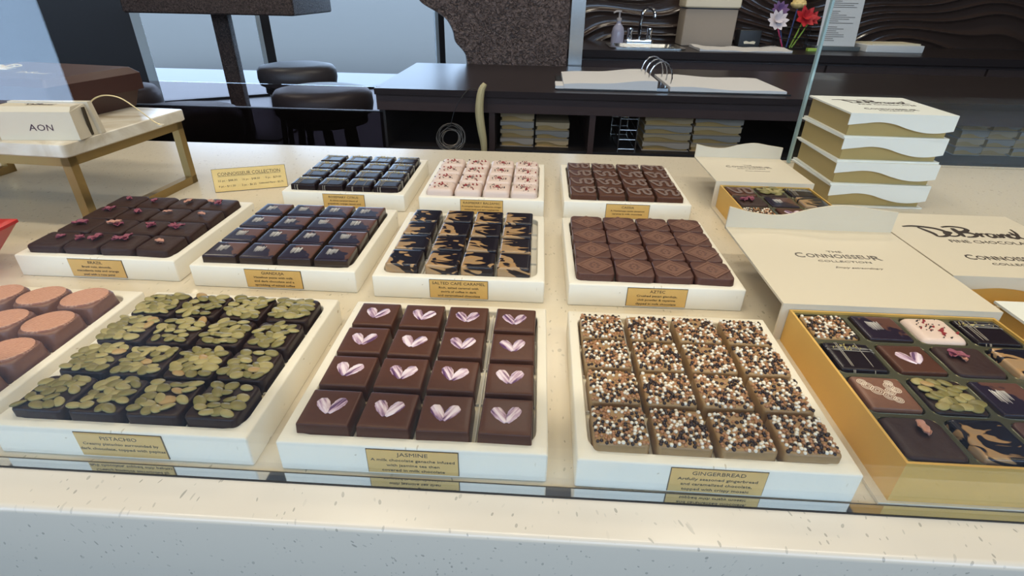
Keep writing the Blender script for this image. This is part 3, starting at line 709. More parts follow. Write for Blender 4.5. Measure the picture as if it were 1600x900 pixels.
TR = {
 'salmon': (-0.297, 0.0480, 0, None, 'white stone tray of salmon-disc chocolates cut off by the left frame edge'),
 'pepita': (-0.1155, 0.0484, -0.2, [('PISTACHIO', .024), ('Creamy pistachio surrounded by', .050), ('dark chocolate, topped with pepitas', .0565)], 'white stone tray under the pumpkin-seed chocolates, front row of trays'),
 'heart': (0.0726, 0.0473, 0.22, [('JASMINE', .0195), ('A milk chocolate ganache infused', .053), ('with jasmine tea then', .0335), ('covered in milk chocolate', .040)], 'white stone tray under the heart-painted milk chocolates, front row centre'),
 'pearl': (0.2609, 0.0450, -0.35, [('GINGERBREAD', .032), ('Artfully seasoned gingerbread', .048), ('and caramelized chocolate,', .043), ('topped with crispy mosaic', .041)], 'white stone tray under the pearl-covered squares beside the open gold box'),
 'petal': (-0.3068, 0.2806, -0.07, [('BRAZIL', .0150), ('Brazil nuts, almonds,', .031), ('macadamia nuts and orange', .0445), ('peel with a rose petal', .033)], 'white stone tray under the rose-petal chocolates, next to the marble stand'),
 'violet': (-0.1168, 0.2730, -0.34, [('GIANDUJA', .023), ('Hazelnut paste with milk', .040), ('and dark chocolate and a', .041), ('sprinkling of salted toffee', .041)], 'white stone tray under the violet-sheened chocolates, middle row of trays'),
 'swirl': (0.0706, 0.2672, 0.21, [('SALTED CAFÉ CARAMEL', .052), ('Rich, salted caramel with', .039), ('swirls of coffee in dark', .035), ('and caramelized chocolate', .042)], 'white stone tray under the black and caramel swirled chocolates'),
 'diamond': (0.2634, 0.2669, 0.5, [('AZTEC', .0145), ('Crushed pecan gianduja,', .039), ('chili powder & cayenne', .0365), ('dipped in milk chocolate', .039)], 'white stone tray under the diamond-embossed chocolates, middle row of trays'),
 'thread': (-0.1201, 0.4974, -0.01, [('ROSEMARY CITRUS', .041), ('A citrus caramel blend of', .039), ('grapefruit, orange, lemon and', .046)], 'white stone tray under the thread-iced dark chocolates, back row left'),
 'crumb': (0.0704, 0.4932, -0.07, [('RASPBERRY BALSAMIC', .050), ('A complex fusion of balsamic vinegar', .0545), ('sweet basil and tart raspberries', .047)], 'white stone tray under the pinkish white chocolates, back row of trays'),
 'squiggle': (0.2665, 0.4954, 0.11, [('CASSIA', .0165), ('A Vietnamese cassia cinnamon', .045), ('caramel in milk chocolate', .040)], 'white stone tray under the squiggle-iced milk chocolates, back row right'),
}
tray_me = rib_me = None
trays = {}
for k, (x, y, a, lines, lab) in TR.items():
    if tray_me is None:
        t = tray_mesh().build('chocolate_tray', M['tray']); tray_me = t.data
        r_ = rib_mesh().build('cell_divider', M['divider'], t, smooth=0); rib_me = r_.data
    else:
        t = place('chocolate_tray', tray_me); place('cell_divider', rib_me, t)
    t.location = (x, y, 0.0003); t.rotation_euler = (0, 0, R(a)); tag(t, lab, 'tray', 'white stone chocolate trays')
    if lines: plaque(t, lines, -TD/2)
    trays[k] = t

# ------------------------------------------------------------------ chocolates
def body(w=0.0355, d=0.0355, h=0.014, r=0.003, bev=0.0016, draft=0.0006, rough=0.0, seed=0, foot=0.0, n=6):
    rnd = random.Random(seed); loops = []
    zs = [(0.0, draft*0 + 0.0008), (0.0010, 0.0)] + ([(0.0025, foot)] if foot else []) + [(h*0.5, draft+foot), (h-bev, draft*1.6+foot)]
    for z, ins in zs: loops.append(rr(w-2*ins, d-2*ins, max(r-ins, 0.001), z, n))
    for i in range(1, 5):
        a = math.pi/2*i/4; ins = draft*1.6 + foot + bev*(1-math.cos(a)); loops.append(rr(w-2*ins, d-2*ins, max(r-ins*0.6, 0.0008), h-bev+bev*math.sin(a), n))
    top = loops[-1]; ins = draft*1.6+foot+bev
    for f_ in (0.8, 0.55, 0.3): loops.append([(x*f_, y*f_, h+ (0.0003*(1-f_) if rough else 0)) for x, y, z in top])
    if rough:
        ph = [rnd.uniform(0, 6.28) for _ in range(6)]
        def dsp(p):
            x, y, z = p; k = min(1, z/0.002)
            n1 = math.sin(x*210+ph[0])*math.sin(y*190+ph[1]) + 0.6*math.sin(x*430+y*310+ph[2])
            n2 = math.sin(x*180+z*250+ph[3]) * math.sin(y*230+z*200+ph[4])
            s = 1 + rough*0.035*n2
            return (x*s, y*s, z + (rough*0.00035*n1*k if z > h*0.6 else 0))
        loops = [[dsp(p) for p in l] for l in loops]
    return MB().loft(loops)

def seed_mesh(name, m):
    mb = MB(); n = 12; L = []
    for t, rr_ in [(-1, 0.02), (-0.92, 0.42), (-0.75, 0.72), (-0.4, 0.97), (0.0, 1.0), (0.45, 0.85), (0.8, 0.55), (0.95, 0.28), (1, 0.02)]:
        L.append([(0.0056*t, 0.0039*rr_*math.cos(2*math.pi*k/n), 0.0013*rr_*math.sin(2*math.pi*k/n)) for k in range(n)])
    mb.loft(L); o = mb.build(name, m, smooth=80); me = o.data; bpy.data.objects.remove(o); return me
SEED = [seed_mesh('pumpkin_seed', M[k]) for k in ('seed', 'seed', 'seed_light', 'seed_light', 'seed_tan')]

def pearl_mesh(seed, h, bald=True, w=0.0322):
    rnd = random.Random(seed); bm = bmesh.new()
    rad0 = 0.00128; pts = []
    bx, by = rnd.uniform(-0.003, 0.012), rnd.uniform(0.002, 0.012)
    tries = 0
    while len(pts) < 150 and tries < 6000:
        tries += 1
        x = rnd.uniform(-w/2, w/2); y = rnd.uniform(-w/2, w/2)
        if bald and math.hypot(x-bx, y-by) < 0.0062 and rnd.random() < 0.86: continue
        z = h + 0.0004
        e_ = max(abs(x), abs(y)) - (w/2-0.0015)
        if e_ > 0: z -= e_*0.6
        if any((x-a)**2+(y-b)**2 < (0.0019)**2 for a, b, c in pts): continue
        pts.append((x, y, z))
    mb = MB()
    tb = bmesh.new(); bmesh.ops.create_icosphere(tb, subdivisions=2, radius=1); tv = [v.co.copy() for v in tb.verts]; tf = [tuple(v.index for v in f.verts) for f in tb.faces]; tb.free()
    for (x, y, z) in pts:
        r_ = rad0*rnd.uniform(0.85, 1.15); q = rnd.random()
        nz = math.sin(x*260+seed)*math.sin(y*240+seed*2)*0.25
        m_ = 0 if q+nz < 0.31 else (1 if q+nz*0.5 < 0.68 else 2)
        mb.add([(x+v.x*r_, y+v.y*r_, z+v.z*r_) for v in tv], tf, m_)
    o = mb.build('crispy_pearls', [M['pearl_w'], M['pearl_d'], M['pearl_t']], smooth=80); me = o.data; bpy.data.objects.remove(o); return me

def petal_mesh(seed, m):
    rnd = random.Random(seed); mb = MB(); n = 8
    nb = rnd.randint(2, 3)
    for b in range(nb):
        ang = rnd.uniform(0, 6.28); ox, oy = rnd.uniform(-0.0015, 0.0015), rnd.uniform(-0.001, 0.001)
        ln = rnd.uniform(0.0035, 0.0055); wd = rnd.uniform(0.0018, 0.0028); c1 = rnd.uniform(2, 4)
        vs = []; 
        for layer in (0, 1):
            for i in range(n+1):
                for j in range(n+1):
                    u = 2*i/n-1; v = 2*j/n-1
                    x = u*ln; y = v*wd*math.sqrt(max(0.02, 1-u*u*0.95))
                    z = 0.0010 + 0.0012*abs(math.sin(c1*u+v*2+seed+b)) + 0.0010*v*v + b*0.0005 - (0.0003 if layer else 0)
                    vs.append((ox+x*math.cos(ang)-y*math.sin(ang), oy+x*math.sin(ang)+y*math.cos(ang), z))
        K = (n+1)*(n+1); fs = []
        for i in range(n):
            for j in range(n):
                a = i*(n+1)+j; fs.append((a, a+1, a+n+2, a+n+1)); fs.append((K+a, K+a+n+1, K+a+n+2, K+a+1))
        ring = [j for j in range(n+1)] + [i*(n+1)+n for i in range(1, n+1)] + [n*(n+1)+j for j in range(n-1, -1, -1)] + [i*(n+1) for i in range(n-1, 0, -1)]
        for k in range(len(ring)):
            a, b2 = ring[k], ring[(k+1) % len(ring)]; fs.append((a, b2, K+b2, K+a))
        mb.add(vs, fs)
    o = mb.build('rose_petal', m, smooth=60); me = o.data; bpy.data.objects.remove(o); return me
PET = [petal_mesh(k, M['petal'] if k % 4 else M['petal_pale']) for k in range(6)]

def mesh_only(mb, name, m, smooth=50):
    o = mb.build(name, m, smooth=smooth); me = o.data; bpy.data.objects.remove(o); return me

def heart_mesh(seed, s=1.0):
    rnd = random.Random(seed); mb = MB()
    for sx in (-1, 1):
        L = []; n = 12
        for i in range(n+1):
            t = i/n; cx = sx*(0.0004 + 0.0060*t**1.05); cy = -0.0058 + 0.0114*t
            w = 0.00040 + 0.0031*math.sin(math.pi*min(1, 0.06+0.64*t))**1.0*(1 if t < 0.86 else math.sqrt(max(0.03, 1-((t-0.86)/0.14)**2)))
            w *= rnd.uniform(0.93, 1.06)
            dx, dy = 0.85, -0.53*sx
            L.append([(s*(cx-w*dx), s*(cy-w*dy*0.9), 0), (s*cx, s*cy, 0.00012), (s*(cx+w*dx), s*(cy+w*dy*0.9), 0), (s*(cx+w*dx*0.9), s*(cy+w*dy*0.8), 0.0004), (s*cx, s*cy, 0.00065+0.0001*rnd.random()), (s*(cx-w*dx*0.9), s*(cy-w*dy*0.8), 0.0004)])
        mb.loft(L)
    return mesh_only(mb, 'painted_heart', M['heart'], 60)
HEART = [heart_mesh(k, 1.22) for k in range(4)]

def squiggle_mesh(seed, h):
    rnd = random.Random(seed); mb = MB()
    def stroke(p, w=0.0022):
        q = catmull([(x, y, h+0.0005) for x, y in p], 6); n = len(q)
        mb.tube(q, [w*(0.7+0.3*math.sin(math.pi*(i+0.5)/n)) for i in range(n)], 8, flat=0.5)
    j = lambda a: a + rnd.uniform(-0.0012, 0.0012)
    stroke([(j(-0.016), j(0.013)), (j(-0.012), j(0.002)), (j(-0.007), j(-0.008)), (j(-0.002), j(-0.006)), (j(-0.002), j(0.006)), (j(0.003), j(0.011)), (j(0.006), j(0.003)), (j(0.006), j(-0.007)), (j(0.011), j(-0.009)), (j(0.015), j(0.001)), (j(0.013), j(0.010))])
    if seed % 2: stroke([(j(-0.017), j(0.012)), (j(-0.010), j(0.014)), (j(-0.004), j(0.010))])
    else: stroke([(j(0.004), j(0.013)), (j(0.012), j(0.012)), (j(0.017), j(0.014))])
    return mesh_only(mb, 'icing_squiggle', M['cassia_icing'], 70)

def thread_mesh(seed, w=0.0345, h=0.014):
    rnd = random.Random(seed); mb = MB(); e_ = w/2
    for o in (-0.0085, -0.0062, 0.0075 if seed % 3 == 0 else -0.0105):
        a = rnd.uniform(-0.0012, 0.0012); b = rnd.uniform(-0.0012, 0.0012)
        mb.tube(catmull([(o+b, -e_-0.0002, 0.004), (o+b, -e_+0.0004, h-0.0012), (o+(a+b)/2, 0, h+0.0002), (o+a, e_-0.0006, h-0.0002)], 4), 0.00032, 5)
    for o in (0.0105, 0.0085, 0.0062):
        a = rnd.uniform(-0.0014, 0.0014); b = rnd.uniform(-0.0014, 0.0014)
        mb.tube(catmull([(-e_+0.0008, o+a, h-0.0004), (0, o, h+0.0002), (e_-0.001, o+b, h-0.0004), (e_+0.0002, o+b, h-0.003), (e_+0.0003, o+b-0.001, 0.003)], 4), 0.00032, 5)
    return mesh_only(mb, 'icing_thread', M['thread'], 60)

def bits_mesh(seed, n, area_, h, name, mats, smin=0.0005, smax=0.0012):
    rnd = random.Random(seed); mb = MB()
    for k in range(n):
        x, y = rnd.gauss(area_[0], area_[2]), rnd.gauss(area_[1], area_[3]); x = max(-0.015, min(0.015, x)); y = max(-0.015, min(0.015, y))
        s = rnd.uniform(smin, smax); m_ = rnd.choices(range(len(mats)), [1 if i == 0 else 1.6 for i in range(len(mats))])[0]
        if m_ == 0 and len(mats) > 1: s *= 1.5
        Mx = Matrix.Translation((x, y, h+0.0003)) @ Euler((rnd.random()*3, rnd.random()*3, rnd.random()*3)).to_matrix().to_4x4() @ Matrix.Diagonal((s*rnd.uniform(0.8, 1.6), s*0.7, s*0.5, 1))
        vs = [(1, 0, 0), (-1, 0.1, 0), (0, 1, 0.1), (0.1, -1, 0), (0, 0, 1), (0, 0.1, -1), (0.7, 0.7, 0.5), (-0.7, -0.6, 0.5)]
        bmx = bmesh.new()
        for v in vs: bmx.verts.new(v)
        bmesh.ops.convex_hull(bmx, input=bmx.verts); bmx.verts.index_update()
        mb.add([v.co.copy() for v in bmx.verts], [tuple(v.index for v in f.verts) for f in bmx.faces], m_, Mx); bmx.free()
    return mesh_only(mb, name, mats, 0)

def scratch_mesh(seed, h):
    rnd = random.Random(seed); mb = MB()
    for k in range(9):
        x = -0.0090 + k*0.0012 + rnd.uniform(-0.0002, 0.0002); y1_ = 0.0075+rnd.uniform(-0.001, 0.001); y0_ = y1_ - rnd.uniform(0.008, 0.0135)
        w = rnd.uniform(0.00028, 0.00055)
        mb.loft([[(x-w, y1_, h-0.0001), (x+w, y1_, h-0.0001), (x+w, y1_, h+0.00018), (x-w, y1_, h+0.00018)], [(x-w*0.3, y0_, h-0.0001), (x+w*0.3, y0_, h-0.0001), (x+w*0.3, y0_, h+0.00012), (x-w*0.3, y0_, h+0.00012)]])
    return mesh_only(mb, 'silver_scratches', M['silver'], 0)

def emblem_meshes(h):
    mb = MB(); r1, r2, r3 = 0.0182, 0.0150, 0.0138
    def rh(r, z, k=0.98): return [(r, 0, z), (0, r*k, z), (-r, 0, z), (0, -r*k, z)]
    mb.loft([rh(r1, h-0.0004), rh(r1, h+0.0009), rh(r2, h+0.0009), rh(r2, h+0.0005), rh(r3, h+0.0005), rh(r3, h+0.0008)], cap0=True, cap1=True)
    ring = mesh_only(mb, 'diamond_emblem', M['aztec_light'], 0)
    mb = MB()
    for k, (x, y, a, l, w) in enumerate([(-0.003, 0.0035, 0.7, 0.0020, 0.0011), (0.003, 0.0035, -0.7, 0.0020, 0.0011), (-0.0042, -0.0002, 0.1, 0.0021, 0.0010), (0.0042, -0.0002, -0.1, 0.0021, 0.0010),
                                         (-0.0028, -0.0042, -0.7, 0.0021, 0.0012), (0.0028, -0.0042, 0.7, 0.0021, 0.0012), (0, 0.0058, 0, 0.0015, 0.0009), (0, 0.0002, 0, 0.0010, 0.0010)]):
        Mx = Matrix.Translation((x, y, h+0.0007)) @ Matrix.Rotation(a, 4, 'Z')
        mb.loft([[(l*math.cos(2*math.pi*i/10), w*math.sin(2*math.pi*i/10), 0) for i in range(10)], [(0.8*l*math.cos(2*math.pi*i/10), 0.8*w*math.sin(2*math.pi*i/10), 0.0003) for i in range(10)]], M=Mx)
    return ring, mesh_only(mb, 'emblem_motif', M['aztec'], 0)

H = 0.014
BODY = {
 'heart': [mesh_only(body(0.0352, 0.0352, H, 0.0016, 0.0014, 0.0006), 'choc', M['milk'])],
 'pepita': [mesh_only(body(0.0360, 0.0360, 0.0135, 0.005, 0.0020, 0.0004, 0.7, s), 'choc', M['dark']) for s in range(3)],
 'pearl': [mesh_only(body(0.0356, 0.0360, 0.0125, 0.004, 0.0020, 0.0006, 0.5, s), 'choc', M['caramel']) for s in range(2)],
 'petal': [mesh_only(body(0.0370, 0.0370, 0.0145, 0.0060, 0.0030, 0.0003, 1.0, s), 'choc', M['dark_matte']) for s in range(4)],
 'violet': [mesh_only(body(0.0355, 0.0358, H, 0.0018, 0.0012, 0.0005), 'choc', M['gianduja'])],
 'swirl': [mesh_only(body(0.0335, 0.0355, 0.0155, 0.0028, 0.0018, 0.0003), 'choc', M['swirl'])],
 'diamond': [mesh_only(body(0.0380, 0.0378, 0.0135, 0.006, 0.0010, 0.0004, 0.6, s), 'choc', M['aztec']) for s in range(4)],
 'thread': [mesh_only(body(0.0350, 0.0350, H, 0.0020, 0.0016, 0.0005), 'choc', M['dark_glossy'])],
 'crumb': [mesh_only(body(0.0365, 0.0365, 0.0150, 0.006, 0.0048, 0.0003, 0.4, s), 'choc', M['white_choc']) for s in range(2)],
 'squiggle': [mesh_only(body(0.0360, 0.0360, 0.0135, 0.0025, 0.0018, 0.0004), 'choc', M['milk'])],
 'salmon': [mesh_only(body(0.0370, 0.0370, 0.0160, 0.0095, 0.0020, 0.0014), 'choc', M['milk_light'])],
 'paisley': [mesh_only(body(0.0352, 0.0352, H, 0.003, 0.0014, 0.0006), 'choc', M['milk_light'])],
}
PEARL = [pearl_mesh(s, 0.0125) for s in (1, 2, 3, 4)]
SQ = [squiggle_mesh(s, 0.0135) for s in range(4)]
TH_ = [thread_mesh(s) for s in range(3)]
ZEST = [bits_mesh(s, 16, (-0.004, 0.0095, 0.0065, 0.0016), 0.0142, 'citrus_zest', [M['zest']], 0.0006, 0.0013) for s in range(3)]
CRUMB = [bits_mesh(s+20, 34, (0.0, 0.0, 0.0066, 0.0058), 0.0151, 'raspberry_crumbs', [M['red_crumb'], M['herb']], 0.0006, 0.0016) for s in range(4)]
SCR = [scratch_mesh(s, 0.0140) for s in range(3)]
EMB, MOT = emblem_meshes(0.0135)
mb = MB(); mb.loft([[(0.0172*math.cos(a)*k, 0.0148*math.sin(a)*k, z) for a in [2*math.pi*i/40 for i in range(40)]] for k, z in [(1, 0.0155), (1, 0.0172), (0.97, 0.0176), (0.6, 0.0176)]])
DISC = mesh_only(mb, 'salmon_disc', M['salmon'], 40)
def paisley():
    mb = MB()
    rnd = random.Random(3)
    for (cx, cy, r) in [(-0.009, 0.006, 0.0038), (-0.0045, 0.0015, 0.0042), (0.001, -0.004, 0.0038), (0.005, -0.0075, 0.003), (0.004, 0.001, 0.0032), (0.006, 0.007, 0.0034), (-0.011, 0.010, 0.003), (0.009, 0.003, 0.003), (0.0075, 0.0105, 0.0026)]:
        for q in (1.0, 0.66, 0.33):
            mb.tube([(cx+r*q*math.cos(a), cy+r*q*math.sin(a), 0.01408) for a in [2*math.pi*i/18 for i in range(19)]], 0.00028, 4, flat=0.5)
    return mesh_only(mb, 'white_swirl_print', M['print_white'], 60)
PAIS = paisley()

counter_ = {'n': 0}
def choc(kind, x, y, z, rz, label, group, variant=None, parts=True):
    i = counter_['n']; counter_['n'] += 1
    v = i if variant is None else variant
    rnd = random.Random(i*13+5)
    b = BODY[kind][v % len(BODY[kind])]
    o = place('chocolate_square', b, None, (x, y, z), (0, 0, rz), label, 'chocolate', group)
    if kind == 'heart':
        place('painted_heart', HEART[v % 4], o, (rnd.uniform(-0.0008, 0.0008), rnd.uniform(-0.0005, 0.0012), 0.01392), (0, 0, rnd.uniform(-0.12, 0.12)))
    elif kind == 'pepita':
        pts = []; tries = 0
        nn = rnd.randint(17, 24); cx, cy = rnd.uniform(-0.004, 0.004), rnd.uniform(-0.005, 0.003)
        while len(pts) < nn and tries < 900:
            tries += 1
            a, c = rnd.uniform(-0.0138, 0.0138), rnd.uniform(-0.0145, 0.0138)
            if math.hypot(a-cx, c-cy) > 0.019 and rnd.random() < 0.6: continue
            if any(math.hypot(a-p, (c-q)) < 0.0051 for p, q in pts): continue
            pts.append((a, c))
        for k, (a, c) in enumerate(pts):
            sd = place('pumpkin_seed', SEED[rnd.choices(range(5), [4, 4, 3, 3, 0.7])[0]], o, (a, c, 0.0143+0.0008*rnd.random()), (rnd.uniform(-0.25, 0.25), rnd.uniform(-0.2, 0.2), rnd.choice([0, 0.4, 2.6]) + rnd.uniform(-0.7, 0.7)))
            s_ = rnd.uniform(0.82, 1.04); sd.scale = (s_, s_*rnd.uniform(0.85, 1.1), 1)
    elif kind == 'pearl':
        p = place('crispy_pearls', PEARL[v % 4], o, (0, 0, 0), (0, 0, 0)); p['kind'] = 'stuff'
        if (v//4) % 2: p.scale = (-1, 1, 1)
    elif kind == 'petal':
        for k in range(1 if rnd.random() < 0.6 else 2):
            p = place('rose_petal', PET[rnd.randrange(6)], o, (rnd.uniform(-0.004, 0.005)-0.007*k, rnd.uniform(-0.001, 0.005), 0.0143), (0, 0, rnd.uniform(0, 6)))
            s_ = rnd.uniform(1.05, 1.45); p.scale = (s_, s_, s_*0.9)
    elif kind == 'violet':
        place('silver_scratches', SCR[v % 3], o)
    elif kind == 'diamond':
        place('diamond_emblem', EMB, o); place('emblem_motif', MOT, o)
    elif kind == 'thread':
        place('icing_thread', TH_[v % 3], o); place('citrus_zest', ZEST[(v+1) % 3], o)['kind'] = 'stuff'
    elif kind == 'crumb':
        place('raspberry_crumbs', CRUMB[v % 4], o)['kind'] = 'stuff'
    elif kind == 'squiggle':
        place('icing_squiggle', SQ[v % 4], o)
    elif kind == 'salmon':
        place('salmon_disc', DISC, o, (0, 0, 0), (0, 0, R(38)))
    elif kind == 'paisley':
        place('white_swirl_print', PAIS, o)
    return o

ROW = ['front row', 'second row', 'third row', 'back row']
COL = ['leftmost', 'second from left', 'second from right', 'rightmost']
DESC = {
 'heart': ('milk chocolate square with painted white-violet heart', 'heart-painted milk chocolates'),
 'pepita': ('dark chocolate square topped with pumpkin seeds', 'pumpkin seed dark chocolates'),
 'pearl': ('blond chocolate square covered in crispy pearls', 'pearl-covered blond chocolates'),
 'petal': ('dipped dark chocolate square with rose petals', 'rose petal dark chocolates'),
 'violet': ('brown chocolate square with violet sheen and silver scratches', 'violet-sheened chocolates'),
 'swirl': ('black and caramel marbled chocolate square', 'marbled caramel chocolates'),
 'diamond': ('reddish milk chocolate square embossed with a diamond', 'diamond-embossed chocolates'),
 'thread': ('glossy dark square with white threads and yellow zest', 'thread-iced dark chocolates'),
 'crumb': ('pinkish white chocolate square with red crumbs', 'raspberry crumb white chocolates'),
 'squiggle': ('milk chocolate square with grey-brown icing squiggle', 'squiggle-iced milk chocolates'),
 'salmon': ('milk chocolate square with a salmon oval disc', 'salmon disc chocolates'),
}
OFF = {'heart': ([-0.0575, -0.0190, 0.0186, 0.0580], -0.0035), 'swirl': ([-0.0565, -0.0170, 0.0185, 0.0545], -0.003)}
for kind, (dsc, grp) in DESC.items():
    tx, ty, ta = TR[kind][:3]
    rnd = random.Random(len(kind)*7+ord(kind[1]))
    xs, yo = OFF.get(kind, ([-0.0577, -0.0193, 0.0192, 0.0576], -0.0030))
    for j in range(4):
        for i in range(4):
            if kind == 'salmon' and i < 2 and not (j == 3 and i == 1): pass
            jx, jy, ja = rnd.uniform(-0.0005, 0.0005), rnd.uniform(-0.0004, 0.0004), R(rnd.uniform(-1.2, 1.2))
            if kind in ('diamond', 'petal'): jx *= 1.4; ja *= 1.3
            x = tx + xs[i] + jx; y = ty + yo + (j-1.5)*0.0382 + jy
            where = '%s, %s' % (ROW[j], COL[i])
            if kind == 'salmon' and (x < -0.345): continue
            if kind == 'salmon': where = '%s, %s in its tray' % (ROW[j], COL[i])
            choc(kind, x, y, RZ+0.0003, ja, dsc + ', ' + where, grp)

# ------------------------------------------------------------------ open presentation boxes
def wavy(w, hs, n=24):
    """wavy edge heights interpolated across the width"""
    P = catmull([(i/(len(hs)-1), 0, h) for i, h in enumerate(hs)], 8)
    return [(p.x*w, p.z) for p in P]
def open_box(x0, y0, size, ncell, lid_len, label, text_w, flap_hs, zt=0.036, insert_d=0.012, split=None):
    t = 0.0022; B = empty('presentation_box', (x0, y0, 0.0), 0, label, 'gift box')
    w = size; d = size
    # bottom cover board, slightly larger than the tray
    MB().box(-0.006, w+0.006, -0.0018, d+0.004, 0.0003, 0.0025).build('cover_board', M['board'], B, smooth=0)
    m_ = MB(); s_ = 0.0018
    m_.box(0, s_, 0, d, 0.0025, zt).box(w-s_, w, 0, d, 0.0025, zt).box(s_, w-s_, 0, s_, 0.0025, zt).box(s_, w-s_, d-s_, d, 0.0025, zt).box(s_, w-s_, s_, d-s_, 0.0025, 0.0045)
    m_.build('gold_tray', M['box_gold'], B, smooth=0)
    # moulded insert with square rounded wells
    m_ = MB(); p = (w-2*s_)/ncell; zi = zt-0.0022
    for i in range(ncell):
        for j in range(ncell):
            cx = s_+p*(i+0.5); cy = s_+p*(j+0.5)
            m_.loft([rr(p, p, 0.00005, zi, 6, cx, cy), rr(p-0.0028, p-0.0028, 0.0062, zi, 6, cx, cy), rr(p-0.0034, p-0.0034, 0.006, zi+0.0004, 6, cx, cy), rr(p-0.0042, p-0.0042, 0.0058, zi, 6, cx, cy), rr(p-0.0050, p-0.0050, 0.0055, zi-insert_d, 6, cx, cy)], cap0=False, cap1=True)
    m_.build('moulded_insert', M['box_olive'], B, smooth=40)
    MB().box(-0.006, w+0.006, d+0.001, d+0.0035, 0.0025, zt+0.003).build('spine', M['board'], B, smooth=0)
    lid = MB().box(-0.006, w+0.006, d+0.001, d+lid_len, zt+0.003, zt+0.0052).build('lid', M['board'], B, smooth=0)
    e_ = wavy(w+0.012, flap_hs)
    zl = zt+0.0052
    MB().loft([[(-0.006+x, d+lid_len-0.0022, zl+h) for x, h in e_] + [(w+0.006, d+lid_len-0.0022, zl-0.0022), (-0.006, d+lid_len-0.0022, zl-0.0022)],
               [(-0.006+x, d+lid_len, zl+h) for x, h in e_] + [(w+0.006, d+lid_len, zl-0.0022), (-0.006, d+lid_len, zl-0.0022)]]).build('flap', M['board'], B, smooth=0)
    k = text_w/0.09; cx = w/2+0.002; cy = d+lid_len*0.56
    text_mesh([('THE', 0, 0.0145*k, 0.0058*k, 0.016*k), ('C', -0.0415*k, 0.0, 0.0165*k, 0.0095*k), ('ONNOISSEU', -0.001*k, 0.0008*k, 0.0128*k, 0.067*k), ('R', 0.0385*k, -0.001*k, 0.0150*k, 0.0095*k),
               ('COLLECTION', 0, -0.0095*k, 0.0058*k, 0.055*k), ('Simply extraordinary', 0.008*k, -0.0235*k, 0.0052*k, 0.049*k, 0.5)], 'lettering', M['ink_grey'], lid, (cx, cy, zl+0.0001), (0, 0, 0))
    return B, p, s_, zi-insert_d
PIECE = {
 'pearl': 'pearl-covered square', 'violet': 'dark square with silver scratches', 'crumb': 'white square with red crumbs', 'thread': 'dark square with crossing white threads',
 'heart': 'milk square with painted heart', 'petal': 'dark square with pink petal', 'swirl': 'black and tan marbled square', 'pepita': 'square covered in pumpkin seeds',
 'paisley': 'milk square with white swirl print', 'squiggle': 'milk square with icing squiggle', 'diamond': 'reddish square with diamond'}
A, p, s_, zf = open_box(0.3665, -0.0400, 0.171, 4, 0.172, 'large open box of assorted chocolates at the right front corner', 0.085, [0.024, 0.0175, 0.0165, 0.025, 0.030, 0.027, 0.024], 0.0345)
rows = [['petal', 'swirl', 'diamond', 'squiggle'], ['paisley', 'pepita', 'violet', 'thread'], ['thread', 'heart', 'petal', 'swirl'], ['pearl', 'violet', 'crumb', 'thread']]
for j, rw in enumerate(rows):
    for i, kd in enumerate(rw):
        choc(kd, 0.3665+s_+p*(i+0.5), -0.04+s_+p*(j+0.5), zf+0.0002, R(random.uniform(-1.5, 1.5)), '%s in the large open box, %s, %s' % (PIECE[kd], ROW[j], COL[i]), 'pieces in the large open box', variant=i+j*4+1)
Bx, p, s_, zf = open_box(0.4030, 0.3450, 0.1235, 3, 0.128, 'smaller open box of nine chocolates behind the large lid', 0.068, [0.020, 0.0155, 0.015, 0.021, 0.024, 0.021, 0.018], 0.0345)
rows = [['pearl', 'heart', 'diamond'], ['petal', 'violet', 'swirl'], ['squiggle', 'pepita', 'thread']]
R3 = ['front row', 'middle row', 'back row']; C3 = ['left', 'centre', 'right']
for j, rw in enumerate(rows):
    for i, kd in enumerate(rw):
        choc(kd, 0.4030+s_+p*(i+0.5), 0.345+s_+p*(j+0.5), zf+0.0002, R(random.uniform(-1.5, 1.5)), '%s in the smaller open box, %s, %s' % (PIECE[kd], R3[j], C3[i]), 'pieces in the smaller open box', variant=i+j*3+2)

